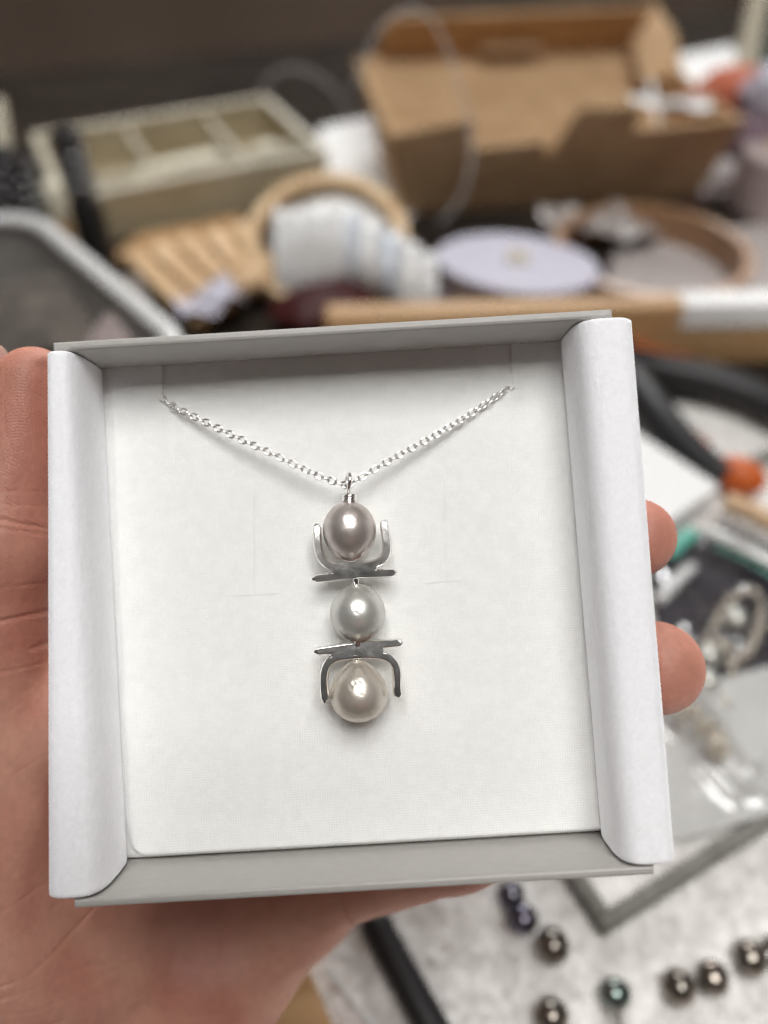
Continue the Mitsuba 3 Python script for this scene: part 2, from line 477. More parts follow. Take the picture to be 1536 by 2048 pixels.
def bar_piece(parts, blob, lean):
    w0 = parts[0][0][2]
    m = m3.Manifold.batch_boolean([rod(p, .76, .62) for p in parts], m3.OpType.Add)
    hull = m3.Manifold.hull_points(np.array([(q[0], q[1], w0 + s * z) for q in blob for s, z in ((1, .7), (-1, .7))]))
    rr = m3.Manifold.hull_points(np.array([(q[0] + dx, q[1] + dy, w0 + s * .3) for q in blob for s in (-1, 1) for dx, dy in ((.12, 0), (-.12, 0), (0, .12), (0, -.12))]))
    m = m + hull + rr
    lo, hi = w0 - .6, w0 + .58
    slab = m3.Manifold.cube((60, 60, hi - lo), True).translate((float(blob[0][0]), float(blob[0][1]), (lo + hi) / 2))
    m = man2tri((m ^ slab).refine_to_length(.3))
    m.merge_vertices()
    V = np.asarray(m.vertices).copy()
    q = V - np.array(blob).mean(0)
    V[:, 2] += -lean * q[:, 1] - .0028 * q[:, 1] ** 2 + .0045 * q[:, 0] ** 2
    return trimesh.Trimesh(V, m.faces, process=False)


U1 = [(-5, 12.53, -8), (-4.98, 10.59, -8), (-4.9, 8.89, -8), (-4.4, 7.26, -8), (-2.95, 6, -8), (-1.29, 5.61, -8), (0.48, 5.55, -8), (2.59, 5.59, -8), (4.29, 5.83, -8), (5.85, 6.49, -8), (6.56, 7.8, -8), (6.61, 10.16, -8), (6.45, 12.45, -8)]
C1 = [(-5.42, 3.96, -8), (0.15, 4.22, -8), (7.32, 4.22, -8)]
B1 = [(-3.54, 6.03, -8), (-0.57, 6.28, -8), (2.37, 6.19, -8), (5.31, 5.93, -8), (4.23, 4.74, -8), (3.08, 3.8, -8), (0.12, 3.63, -8), (-1.72, 3.83, -8)]
put('pendant_necklace__silver_bar', bar_piece([U1, C1], B1, .062), 'm_silver', 'upper polished silver bar with upturned arms', smooth=32, tw=BOX_TW)
U2 = [(-5.08, -15.82, -8), (-5.1, -13.83, -8), (-4.99, -11.93, -8), (-4.36, -10.3, -8), (-3.05, -9.38, -8), (-1.28, -9.15, -8), (0.66, -9.1, -8), (2.75, -9.14, -8), (4.41, -9.32, -8), (6.05, -9.99, -8), (6.97, -11.38, -8), (7.05, -13.54, -8), (7.05, -15.77, -8)]
C2 = [(-5.75, -8.1, -8), (0.65, -7.64, -8), (7.62, -7.51, -8)]
B2 = [(-3.57, -8.1, -8), (-0.5, -7.28, -8), (1.85, -7.25, -8), (4.83, -7.93, -8), (5.08, -9.36, -8), (2.31, -9.53, -8), (-0.63, -9.52, -8), (-3.31, -9.62, -8)]
put('pendant_necklace__silver_bar', bar_piece([U2, C2], B2, .125), 'm_silver', 'lower polished silver bar with downturned arms', smooth=32, tw=BOX_TW)


def drop(tip, base, R, p, sq=0.0, dents=()):
    """pearl whose drop tip and round end lie at the two points"""
    tip, base = np.array(tip, float), np.array(base, float)
    ax = (tip - base)
    L = np.linalg.norm(ax)
    th = np.linspace(0, math.pi, 60)
    r = np.sin(th) * np.sin(th / 2) ** p
    r = R * r / r.max()
    z = L / 2 * np.cos(th)
    z = z - sq * L * np.exp(-((r / R - .9) / .5) ** 2) * 0
    m = lathe(np.c_[r, z], 96)
    V = np.asarray(m.vertices)
    nrm = V / np.linalg.norm(V, axis=1, keepdims=True)
    V = V + nrm * (.10 * (meshkit.noise(V * .35 + 5 * R) - .5))[:, None]
    M = np.eye(4)
    z_ = ax / L
    y_ = np.array([0, 0, 1.0]) - z_ * z_[2]
    y_ /= np.linalg.norm(y_)
    M[:3, :3] = np.c_[np.cross(y_, z_), y_, z_]
    M[:3, 3] = (tip + base) / 2
    m = place(trimesh.Trimesh(V, m.faces, process=False), M)
    V = np.asarray(m.vertices).copy()
    c = (tip + base) / 2
    for q, rad, dep in dents:
        d = np.linalg.norm(V[:, :2] - np.array(q[:2]), axis=1)
        k = dep * np.exp(-(d / rad) ** 2) * (V[:, 2] > c[2])
        V -= k[:, None] * (V - c) / np.linalg.norm(V - c, axis=1, keepdims=True)
    return trimesh.Trimesh(V, m.faces, process=False)


put('pendant_necklace__pearl', drop((0.53, 6.47, -8), (0.52, 16.61, -8), 4.5, .08), 'm_pearl_mauve', 'mauve grey oval top pearl', smooth=True, tw=BOX_TW)
put('pendant_necklace__pearl', drop((1.16, 2.65, -8), (1.11, -6.96, -8), 4.65, .06, dents=[((0.88, -0.82, -4), .26, .13), ((1.07, -1.8, -4), .2, .1), ((4.17, -3.2, -4), .25, .08), ((-0.1, -3.76, -4), .2, .06)]), 'm_pearl_green', 'pale greenish round middle pearl', smooth=True, tw=BOX_TW)
put('pendant_necklace__pearl', drop((0.53, -9.84, -8), (0.6, -20.19, -8), 4.82, .32, dents=[((0.1, -13.12, -4), .26, .14), ((0.69, -14.11, -4), .28, .15), ((-0.5, -13.64, -4), .24, .12), ((1.17, -12.86, -4), .24, .1), ((1.05, -14.86, -4), .22, .1), ((-1.06, -14.97, -4), .3, .08), ((0.76, -11.47, -4), .5, .1)]), 'm_pearl_cream', 'cream drop shaped bottom pearl', smooth=True, tw=BOX_TW)
# solder posts, wrapped wire and bail
put('pendant_necklace__solder_post', cat(sweep([(1.13, 3.66, -8), (1.15, 2.48, -8)], [.55, .45], 12), place(trimesh.creation.icosphere(2, .42), moved(np.eye(4), (0.84, 2.76, -7.8)))), 'm_silver', smooth=40, tw=BOX_TW)
put('pendant_necklace__solder_post', sweep([(0.82, -7.69, -8), (0.97, -6.54, -8)], [.62, .75], 12), 'm_silver', smooth=40, tw=BOX_TW)
put('pendant_necklace__solder_post', sweep([(0.32, -9.16, -8), (0.51, -10.17, -8)], [.75, .5], 12), 'm_silver', smooth=40, tw=BOX_TW)
RC = np.array((0.71, 19.7, -7.6))
ph = np.linspace(0, 2 * math.pi, 41)[:-1]
axv, axw = np.array([.16, .98, 0.1]), np.array([.28, 0, .96])
ring = RC + 1.42 * (np.cos(ph)[:, None] * axv * 1.12 + np.sin(ph)[:, None] * axw)
put('pendant_necklace__bail', cat(sweep(ring, .34, 14, closed=True), sweep([ring[20], (1, 17.68, -8), (0.76, 16.34, -8)], .31, 12)), 'm_silver', smooth=50, tw=BOX_TW)
ph = np.linspace(0, 2.3 * 2 * math.pi, 90)
c0, c1 = np.array((0.87, 17.61, -8)), np.array((0.77, 16.51, -8))
hel = c0 + (c1 - c0) * (ph / ph[-1])[:, None] + 1.0 * (np.cos(ph)[:, None] * np.array([1, 0, 0]) + np.sin(ph)[:, None] * np.array([0, 0, 1.0]))
put('pendant_necklace__wire_wrap', sweep(hel, .32, 10), 'm_silver', smooth=50, tw=BOX_TW)

# chain: cable links, each a part of its own
ph = np.linspace(0, 2 * math.pi, 29)[:-1]
st = np.c_[.76 * np.sign(np.cos(ph)) * np.abs(np.cos(ph)) ** .9, .53 * np.sign(np.sin(ph)) * np.abs(np.sin(ph)) ** .9, ph * 0]
LINK = mikit.ply(sweep(st, .17, 8, closed=True), 'm_chain', 60)
LEFT = [(-31.19, 36.85, -12.6), (-28.79, 35, -11.6), (-24.4, 32.5, -10.4), (-18.28, 29, -9.3), (-12.31, 25.79, -8.6), (-7.3, 22.96, -8.2), (-3.15, 20.82, -8), (0.36, 19.39, -7.6)]
RIGHT = [(1.04, 19.52, -7.6), (2.95, 20.54, -8), (6.27, 22.37, -8.6), (12.47, 25.51, -9.8), (18.78, 28.76, -10.8), (24.29, 31.91, -11.6), (28.56, 34.49, -12.1), (30.24, 35.36, -12.9)]
for path, n, tw0, tw1 in ((LEFT, 31, .02, .3), (RIGHT, 28, .1, .7)):
    c = spline(path, n)
    d = np.gradient(c, axis=0)
    for i in range(n):
        x = d[i] / np.linalg.norm(d[i])
        z = np.array([0, 0, 1.0]) - x * x[2]
        z /= np.linalg.norm(z)
        y = np.cross(z, x)
        a = tw0 + (tw1 - tw0) * i / n + (math.pi / 2 if i % 2 else 0) + rng.normal(0, .09)
        M = np.eye(4)
        M[:3, :3] = np.c_[x, math.cos(a) * y + math.sin(a) * z, math.cos(a) * z - math.sin(a) * y]
        M[:3, 3] = c[i]
        put('pendant_necklace__chain__link', LINK, None, tw=T((BOXMM @ M).tolist()))

# ------------------------------------------------------------------ the person's hand (box millimetres): one continuous skin
def capsule(P, a, b, ra, rb):
    a, b = np.array(a, np.float32), np.array(b, np.float32)
    d = b - a
    t = np.clip(((P - a) @ d) / (d @ d), 0, 1)
    q = P - a - t[:, None] * d
    return np.sqrt((q * q).sum(1)) - (ra + (rb - ra) * t)


def smin(a, b, k):
    h = np.clip(.5 + .5 * (b - a) / k, 0, 1)
    return b + (a - b) * h - k * h * (1 - h)


MCPI, MCPM, MCPR, MCPP = (-20.85, -11.97, -38), (-18.7, -31.1, -45), (-18.17, -49.68, -50), (-18.05, -65.68, -51)
CMC, TMC, TIP_J, TTIP = (-72.04, -68.73, -33), (-72.68, -23.14, -25), (-61.63, 13.4, -14), (-53.68, 41.01, -12)
BONES = {
    'palm': [(MCPI, (-73.25, -95.45, -42), 11, 15), (MCPM, (-69.37, -108.9, -54), 12, 15), (MCPR, (-59.35, -109.34, -57), 12, 15), (MCPP, (-36.09, -81.76, -52), 13, 15), ((-36.09, -81.76, -52), (-50.26, -103.3, -52), 15, 16),
             (MCPI, MCPM, 11, 12), (MCPM, MCPR, 12, 12), (MCPR, MCPP, 12, 11), 
             ((-73.25, -95.45, -42), (-109.16, -141.44, -46), 16, 26), ((-50.26, -103.3, -52), (-83.29, -162.58, -56), 16, 24)],
    'thumb': [(CMC, TMC, 19, 13), (TMC, TIP_J, 12.5, 9.1), (TIP_J, TTIP, 9.0, 6.4), (CMC, (-70.16, -95.62, -42), 18, 16), (TMC, MCPI, 11, 9)],
    'index': [(MCPI, (23.46, 0.68, -30), 10, 8.6), ((23.46, 0.68, -30), (51.89, 6.87, -29.5), 8.5, 7.6), ((51.89, 6.87, -29.5), (50.5, 7.67, -14), 7.6, 6.9)],
    'middle': [(MCPM, (25.11, -21.01, -31), 10.5, 9), ((25.11, -21.01, -31), (52.99, -18.74, -31), 8.9, 8.4), ((52.99, -18.74, -31), (52.27, -15.16, -14), 8.4, 8.1)],
    'ring': [(MCPR, (22.37, -32.97, -31), 10, 8.6), ((22.37, -32.97, -31), (39.83, -31.79, -30), 8.4, 7.6), ((39.83, -31.79, -30), (49.3, -31.14, -29), 7.6, 6.8)],
    'little': [(MCPP, (17.3, -49.58, -30), 9.6, 7.9), ((17.3, -49.58, -30), (32.86, -45.38, -29), 7.6, 6.9), ((32.86, -45.38, -29), (42.41, -42.76, -28), 6.9, 6.2)],
}


def hand_sdf(P):
    P = P.astype(np.float32)
    out = None
    for name, bones in BONES.items():
        s = None
        for a, b, ra, rb in bones:
            c = capsule(P, a, b, ra, rb)
            s = c if s is None else smin(s, c, 6.5 if name == 'palm' else 4.0)
        out = s if out is None else smin(out, s, 8.0 if name == 'thumb' else 4.5)
    # soft flesh: yields where the box presses on it
    q = np.abs(P - np.array([0, 0, -11.0], np.float32)) - np.array([45.1, 44.6, 9.3], np.float32)
    bx = np.sqrt((np.maximum(q, 0) ** 2).sum(1)) + np.minimum(q.max(1), 0)
    rl = np.minimum(np.hypot(P[:, 0] + 45.4, P[:, 2] + 6.6), np.hypot(P[:, 0] - 44.3, P[:, 2] + 6.6)) - 5.0 + np.maximum(np.abs(P[:, 1]) - 43, 0)
    cup = np.sqrt(((P - np.array((-30.71, -51.95, -20), np.float32)) ** 2 * np.array([.75, 1, 1], np.float32)).sum(1)) - 25.5
    out = -smin(-out, cup, 7.0)
    return -smin(-out, np.minimum(bx, rl) - .05, 2.0)


H_ = .62
lo, hi = np.array([-92.0, -104.0, -66.0]), np.array([66.0, 54.0, 2.0])
nc = np.ceil((hi - lo) / (4 * H_)).astype(int)
ax = [lo[k] + np.arange(nc[k] + 1) * 4 * H_ for k in range(3)]
Pc = np.stack(np.meshgrid(*ax, indexing='ij'), -1).reshape(-1, 3)
Dc = hand_sdf(Pc).reshape(nc + 1)
from scipy.ndimage import zoom, gaussian_filter
Df = zoom(Dc, (4 * nc + 1) / (nc + 1.0), order=1, grid_mode=False).astype(np.float32)
near = np.argwhere(np.abs(Df) < 2.6)
Df[tuple(near.T)] = hand_sdf(near * H_ + lo)
Df = gaussian_filter(Df, .8)
Df[:, :2, :] = np.abs(Df[:, :2, :])
hand = surface_nets(Df, lo, H_)
V = np.asarray(hand.vertices).copy()

# creases and folds of the palm, pressed into the side that faces the viewer
CREASES = [  # (points, depth mm, width mm)
    ([(-69.06, -63.4, -20), (-63.66, -63.53, -20), (-60.49, -63.01, -20), (-57.25, -60.65, -20), (-53.52, -57.61, -20), (-49.86, -56.15, -20), (-43.51, -55.45, -20)], .6, .65),
    ([(-69.14, -66.02, -20), (-62.38, -65.61, -20), (-57.9, -66.21, -20), (-51.23, -67.89, -20)], .4, .6),
    ([(-67.64, -51.77, -18), (-62.24, -50.43, -18), (-58.44, -48.9, -18), (-52.24, -45.5, -18)], .25, .5),
    ([(-67.84, -58.09, -18), (-60.64, -55.46, -18), (-53.33, -50.67, -18)], .15, .45),
    ([(-67.36, -43.34, -18), (-60.08, -39.81, -18), (-53.66, -35.79, -18)], .1, .45), ([(-67.14, -36.78, -18), (-55.81, -45.3, -18)], .2, .45), ([(-66.96, -31.51, -18), (-60.01, -38.06, -18), (-55.2, -40.96, -18)], .2, .45),
    ([(-66.88, -28.86, -18), (-59.6, -26.63, -18), (-54.98, -23.35, -18)], .1, .45),
    ([(-67.44, -68.99, -20), (-63.47, -71.04, -20), (-56.83, -73.41, -20)], .4, .6), ([(-65.6, -67.52, -20), (-57.59, -69.71, -20), (-49.49, -69.29, -20)], .2, .5),
    ([(-49.86, -56.15, -20), (-51.93, -63.05, -20), (-53.27, -74.3, -20)], .15, .6), ([(-38.91, -61.59, -20), (-40.45, -68.06, -20), (-41.47, -74.95, -20)], .12, .6), ([(-32.81, -64.12, -20), (-32.52, -69.37, -20), (-32.98, -75.42, -20)], .1, .6),
    ([(-22.96, -59.42, -20), (-21.34, -63.02, -20), (-20.06, -66.14, -20), (-21.02, -74.36, -20)], .2, .6), ([(-17.15, -58.08, -24), (-14.66, -63.64, -24), (-14.08, -69.95, -24)], .2, .7),
    ([(-9.36, -51.28, -24), (-8.25, -56.33, -24), (-7.14, -61.36, -24), (-5.13, -66.54, -26)], 1.1, 1.0),
    ([(5.44, -52.12, -24), (7.94, -56.79, -24), (9.51, -61.39, -24)], .2, .6),
    ([(-59.94, 17.81, -6), (-53.33, 15.75, -6), (-45.91, 13.22, -6)], .45, .8), ([(-60.01, 15.72, -6), (-52.54, 14.36, -6), (-45.97, 11.56, -6)], .3, .6), ([(-59.82, 21.57, -6), (-47.27, 21.41, -6)], .12, .5), ([(-59.88, 19.65, -6), (-47.37, 18.74, -6)], .12, .5),
    ([(-62.65, -0.68, -10), (-55.76, 0.45, -10), (-48.01, 1.7, -10)], .5, .8), ([(-56.83, -5.68, -10), (-53.33, -3.34, -10), (-48.12, -1.1, -10)], .45, .8), ([(-62.46, 5.27, -10), (-48.69, 6.17, -10)], .15, .6), ([(-62.93, -9.13, -10), (-49.24, -8.24, -10)], .2, .6),
]


def vnormals(V, f):
    n = np.zeros_like(V)
    fn = np.cross(V[f[:, 1]] - V[f[:, 0]], V[f[:, 2]] - V[f[:, 0]])
    for k in range(3):
        np.add.at(n, f[:, k], fn)
    return n / (np.linalg.norm(n, axis=1, keepdims=True) + 1e-9)


f = np.asarray(hand.faces)
n = vnormals(V, f)
V = V + n * (.5 * (meshkit.fbm(V * .12, 3) - .5))[:, None]
from scipy.spatial import cKDTree
tree = cKDTree(np.vstack([spline(np.array(c[0])[:, :2], 60) if len(c[0]) > 2 else np.linspace(c[0][0][:2], c[0][1][:2], 60) for c in CREASES]))
cen = V[f].mean(1)
pick = np.where((tree.query(cen[:, :2])[0] < 2.3) & (n[f[:, 0], 2] > -.1))[0]
V, f = trimesh.remesh.subdivide(V, f, face_index=pick)
n = vnormals(V, f)
dep = np.zeros(len(V))
for pts, d_, w_ in CREASES:
    c = spline(np.array(pts)[:, :2], 40) if len(pts) > 2 else np.linspace(pts[0][:2], pts[1][:2], 30)
    m = (V[:, 0] > c[:, 0].min() - 4) & (V[:, 0] < c[:, 0].max() + 4) & (V[:, 1] > c[:, 1].min() - 4) & (V[:, 1] < c[:, 1].max() + 4) & (n[:, 2] > -.2)
    if m.any():
        D = np.linalg.norm(V[m][:, None, :2] - c[None], axis=2).min(1)
        dep[m] += .75 * d_ * (.35 + 1.1 * meshkit.noise(V[m] * .35 + 3)) * np.exp(-(D / (w_ * .5)) ** 2)
V = V - n * dep[:, None]
hand = trimesh.Trimesh(V, f, process=False)

BI = np.linalg.inv(BOXMM).tolist()


def local(p):
    """world point -> box millimetres"""
    return [BI[k][0] * p.x + BI[k][1] * p.y + BI[k][2] * p.z + BI[k][3] for k in range(3)]


PADS = [(TTIP, 10.0, (TTIP[0], TTIP[1] - 15, TTIP[2])), ((50.71, 7.16, -10), 9.0, (46.51, -2.2, -14)), ((52.72, -14.89, -12), 10.0, (47.74, -26.55, -14))]


def skin_col(p, n, uv):
    x, y, z = local(p)
    base = mikit.mix((.44, .182, .135), (.555, .29, .215), mikit.smoothstep(.3, .7, FB(x * .06, y * .06, z * .06)))
    base = mikit.mix(base, (.50, .24, .18), .45 * mikit.smoothstep(.45, .75, FB(x * .12 + 9, y * .12, z * .12)))
    tips = 0
    for c, r, e in PADS:
        tips = dr.maximum(tips, 1 - mikit.smoothstep(6, 26, dr.sqrt(dr.square(x - c[0]) + dr.square(y - c[1]) + dr.square(z - c[2]))))
    base = mikit.mix(base, (.46, .19, .14), .6 * tips)
    return base * (.9 + .2 * FB(x * .9, y * .9, z * .9))


def skin_bump(p, n, uv):
    x, y, z = local(p)
    warp = 2.2 * N(x * .22, y * .22, z * .22)
    h = .5 * dr.sin(x * 6.5 + y * 9.0 + 9 * warp) * N(x * .3, y * .3, 4) + .9 * FB(x * 1.3, y * 1.3, z * 1.3)
    l1 = dr.abs(N(x * .55 + .5 * y, y * .45 - .2 * x, 3) - .5)
    l2 = dr.abs(N(x * .5 - .55 * y, y * .5 + .3 * x, 8) - .5)
    h -= .7 * (dr.exp(-dr.square(l1 / .03)) + dr.exp(-dr.square(l2 / .03)))
    for c, r, e in PADS:
        far = dr.sqrt(dr.square(x - c[0]) + dr.square(y - c[1]) + dr.square(z - c[2]))
        d = dr.sqrt(dr.square(x - e[0]) + dr.square(y - e[1]))
        h += .4 * (1 - mikit.smoothstep(r, r * 1.7, far)) * dr.sin(d * 12 + 1.2 * warp)
    return h


mat('m_skin', proc(skin_col), 0.48, specular=.34, bump=(proc(skin_bump, 6e-5), 5.5e-5), flatness=.6)

# the other hand, which grips the phone along its right edge (phone frame, millimetres)
GRIP = [((34, -62, 16), (40, -105, 18), 13, 15), ((36, -70, 10), (44, -120, 20), 14, 16), ((44, -118, 20), (60, -185, 34), 19, 21), ((60, -185, 34), (120, -420, 90), 22, 34),
        ((40, -100, 22), (28, -55, 21), 12, 9.5), ((28, -55, 21), (2, -38, 19.5), 9, 8)]
FING = [[((34, -62 - 19 * k, 12), (24, -58 - 19 * k, -6), 9, 8.2), ((24, -58 - 19 * k, -6), (-8, -54 - 18 * k, -6.5), 8, 7.4), ((-8, -54 - 18 * k, -6.5), (-26 + 4 * k, -52 - 17 * k, -5.6), 7.2, 6.6)] for k in range(4)]


def grip_sdf(P):
    out = None
    for a, b, ra, rb in GRIP:
        c = capsule(P, a, b, ra, rb)
        out = c if out is None else smin(out, c, 8.0)
    for fg in FING:
        s = None
        for a, b, ra, rb in fg:
            c = capsule(P, a, b, ra, rb)
            s = c if s is None else smin(s, c, 3.0)
        out = smin(out, s, 3.0)
    q = np.abs(P - np.array([-23.5, -59.5, 6.55], np.float32)) - np.array([36.5, 73.5, 3.75], np.float32)
    bx = np.sqrt((np.maximum(q, 0) ** 2).sum(1)) + np.minimum(q.max(1), 0)
    return -smin(-out, bx - .1, 1.5)


lo2, hi2, h2 = np.array([-50.0, -300.0, -22.0]), np.array([150.0, -15.0, 110.0]), 2.0
n2 = np.ceil((hi2 - lo2) / h2).astype(int)
P2 = np.stack(np.meshgrid(*[lo2[k] + np.arange(n2[k] + 1) * h2 for k in range(3)], indexing='ij'), -1).reshape(-1, 3).astype(np.float32)
D2 = gaussian_filter(grip_sdf(P2).reshape(n2 + 1), .5)
D2[:, :2, :] = np.abs(D2[:, :2, :])
PMM = PM @ np.diag([.001, .001, .001, 1.0])
tag('person_001', 'right hand gripping the dark smartphone above the gift box', 'person')
mat('m_nail', (.62, .40, .34), .25, specular=.5)
tag('person', 'open hand holding the gift box on its palm, thumb along its left edge', 'person')
put('person__hand', hand, 'm_skin', smooth=True, tw=BOX_TW)
q = np.array(TTIP)
nm = trimesh.creation.icosphere(3, 1.0)
nm.apply_scale([1.0, 6.0, 4.6])
put('person_001__hand', surface_nets(D2, lo2, h2), 'm_skin', smooth=True, tw=T(PMM.tolist()))
put('person__fingernail', place(nm, moved(np.eye(4), q + [-5.9, 1.2, -.6])), 'm_nail', smooth=True, tw=BOX_TW)

# ------------------------------------------------------------------ the workbench and what lies on it (world metres)
mat('m_table', grainy((.020, .015, .012), (.032, .025, .020), 14, 60, 14), .9, specular=.08)
mat('m_kraft', grainy((.42, .275, .155), (.50, .34, .20), 60, 240, 60), .85, specular=.15)
mat('m_tan', grainy((.50, .345, .215), (.58, .41, .27), 60, 240, 60), .85, specular=.15)
mat('m_paper', grainy((.74, .74, .74), (.82, .82, .82), 20), .8, specular=.2)
mat('m_wood_pale', grainy((.56, .38, .215), (.70, .51, .32), 60, 25, 200), .55, specular=.3)
mat('m_wood_brown', grainy((.36, .21, .095), (.48, .30, .15), 12, 150, 260), .5, specular=.3)
mat('m_olive', grainy((.34, .28, .18), (.40, .34, .23), 30), .5, specular=.3)
mat('m_cream_plastic', grainy((.56, .52, .42), (.62, .58, .48), 30), .4, specular=.4)
mat('m_cream', (.66, .62, .50), .45, specular=.4)
mat('m_rubber', (.012, .012, .013), .45, specular=.4)
mat('m_orange', (.50, .10, .016), .45, specular=.4)
mat('m_gunmetal', (.018, .017, .019), .17, specular=1.0, clearcoat=1.0, clearcoat_gloss=.85)
mat('m_taupe', grainy((.10, .088, .078), (.16, .14, .125), 70), .8, specular=.15)
mat('m_crinkle', grainy((.24, .21, .20), (.34, .31, .30), 60), .14, specular=1.0)
mat('m_chrome', (.72, .70, .68), .16, metallic=1.0)
mat('m_white_plastic', (.43, .42, .50), .35, specular=.4)
mat('m_ribbon', grainy((.40, .33, .32), (.48, .40, .39), 30, 30, 900), .5, specular=.4)
mat('m_mauve', (.50, .25, .31), .4, specular=.4)
mat('m_mauve_paper', grainy((.36, .32, .31), (.42, .38, .37), 40), .7, specular=.2)
mat('m_maroon', (.045, .004, .005), .5, specular=.4)
mat('m_red_cloth', grainy((.42, .12, .07), (.50, .17, .11), 90), .85, specular=.1)
mat('m_mauve_cloth', grainy((.17, .12, .15), (.24, .17, .20), 90), .9, specular=.1)
mat('m_grey_tray', grainy((.13, .125, .11), (.17, .165, .15), 160), .6, specular=.3)
mat('m_grey_film', grainy((.38, .38, .37), (.44, .44, .43), 40), .09, specular=1.0, clearcoat=1.0, clearcoat_gloss=.97)
mat('m_dark_pad', grainy((.028, .026, .032), (.05, .046, .056), 200), .8, specular=.2)
mat('m_teal', (.10, .36, .29), .35, specular=.4)
mat('m_bead', (.55, .50, .43), .25, metallic=.8)
mat('m_brown_tape', (.30, .17, .09), .3, specular=.5)
scene['m_clear_film'] = {'type': 'thindielectric', 'int_ior': 1.55}
mat('m_milky', rgb(.58, .58, .58), .3, two=False, specular=.5)
mat('m_milky_film', proc(lambda p, n, uv: mikit.mix((.60, .60, .60), (.46, .50, .56), mikit.smoothstep(.42, .46, uv.x) * (1 - mikit.smoothstep(.50, .54, uv.x)) + mikit.smoothstep(.62, .66, uv.x) * (1 - mikit.smoothstep(.74, .78, uv.x)))), .28, specular=.6, clearcoat=.6)
mat('m_bin', (.20, .19, .18), .3, specular=.5)
mat('m_towel', grainy((.57, .55, .53), (.76, .745, .725), 420, lo=.3, hi=.7), .95, specular=.1, sheen=.3)

TZ = -.002
e29 = yawm(math.radians(17), (.05, .33, TZ - .016))
put('workbench_top', place(box((1.7, 1.25, .032), (0, -.02, 0), bev=.003), e29), 'm_table', kind='structure')


def on(m, at, yaw=0.0):
    return place(m, yawm(yaw, at))


def panel(pts, th):
    """a board whose face is the planar polygon, thickness along its normal"""
    P = np.array(pts, float)
    nn = sum(np.cross(P[i] - P[0], P[i + 1] - P[0]) for i in range(1, len(P) - 1))
    nn /= np.linalg.norm(nn)
    x = (P[1] - P[0]) / np.linalg.norm(P[1] - P[0])
    y = np.cross(nn, x)
    m = extrude(Polygon(np.c_[(P - P[0]) @ x, (P - P[0]) @ y]), th)
    M = np.eye(4)
    M[:3, :3] = np.c_[x, y, nn]
    M[:3, 3] = P[0]
    return place(m, M)


# towel mat: terry pile as real relief
def towel(U, V):
    q = np.stack([U, V, 0 * U], -1)
    h = .0010 * meshkit.noise(q * 620, 3) + .0012 * meshkit.noise(q * 300, 5) + .0012 * meshkit.noise(q * 90, 8)
    e = np.clip(np.minimum(np.minimum(U + .17, .30 - U), np.minimum(V + .15, .31 - V)) / .004, 0, 1)
    return U, V, TZ + .0005 + h * e


g, _ = grid(towel, 520, 500, (-.17, .30), (-.15, .31))
put('towel_mat', g, 'm_towel', 'light grey textured towel mat under the loose dark pearls', 'mat', smooth=True)

# white paper under the cardboard box
put('grey_wrapper', panel([(0.1212, 0.3867, -0.0016), (0.2238, 0.3763, -0.0016), (0.2892, 0.5203, -0.0016), (0.1494, 0.4666, -0.0016)], .0005), 'm_mauve_paper', 'greyish mauve sheet of paper under the tape ring and spool', 'paper')
put('paper_sheet', panel([(-0.056, 0.4895, -0.001), (0.0108, 0.5003, -0.001), (0.0329, 0.5428, -0.001), (0.2875, 0.5552, -0.001), (0.3665, 0.9145, -0.001), (-0.0537, 0.6808, -0.001)], .0006), 'm_paper', 'large white paper sheet under the cardboard mailer box', 'paper')

# cardboard mailer box
tag('cardboard_box', 'open brown cardboard mailer box with notched front wall', 'cardboard box')
CB = yawm(math.radians(7), (.0135, .520, -.0005))


def cpanel(key, pts, th, m, label=None):
    put('cardboard_box__' + key, place(panel(pts, th), CB), m, label)


prof = [(0, .060), (.0465, .069), (.048, .0485), (.0895, .051), (.096, .041), (.102, .056), (.1085, .073), (.1446, .0725), (.1447, .056), (.212, .060)]
cpanel('front_wall', [(0, 0, 0), (.212, 0, 0)] + [(x + (x - .14) * z * 1.3, -.38 * z, z) for x, z in reversed(prof)], -.003, 'm_kraft')
cpanel('floor', [(0, .003, .002), (.212, .003, .002), (.212, .065, .002), (0, .065, .002)], .002, 'm_kraft')
cpanel('back_wall', [(-.002, .065, .002), (.212, .065, .002), (.214, .16, .052), (-.010, .16, .052)], .003, 'm_kraft')
cpanel('left_wall', [(0, .003, .004), (-.002, .066, .004), (-.012, .16, .053), (-.0105, -.020, .060)], -.003, 'm_kraft')
cpanel('right_wall', [(.212, .003, .004), (.214, .066, .004), (.218, .16, .053), (.2165, -.018, .058)], .003, 'm_kraft')
cpanel('lid_flap', [(0, .163, .053), (.205, .163, .053), (.208, .136, .088), (.012, .137, .086), (.003, .143, .078)], .003, 'm_kraft', 'dark upright flap at the back of the box')
cpanel('locking_tab', [(.080, .140, .059), (.128, .140, .059), (.128, .158, .062), (.080, .158, .062)], .0015, 'm_kraft')
cpanel('side_flap', [(.196, .10, .045), (.232, .11, .047), (.236, .150, .066), (.226, .175, .080), (.214, .170, .078), (.198, .14, .062)], .002, 'm_kraft')
put('white_tissue', on(grid(lambda U, V: (U, V, .006 + .010 * meshkit.noise(np.stack([U * 60, V * 60, 0 * U], -1))), 40, 24, (-.03, .03), (-.008, .008))[0], (0.198, 0.5666, 0.046), .12), 'm_milky', 'white tissue paper showing over the front edge inside the cardboard box', 'tissue', smooth=True)

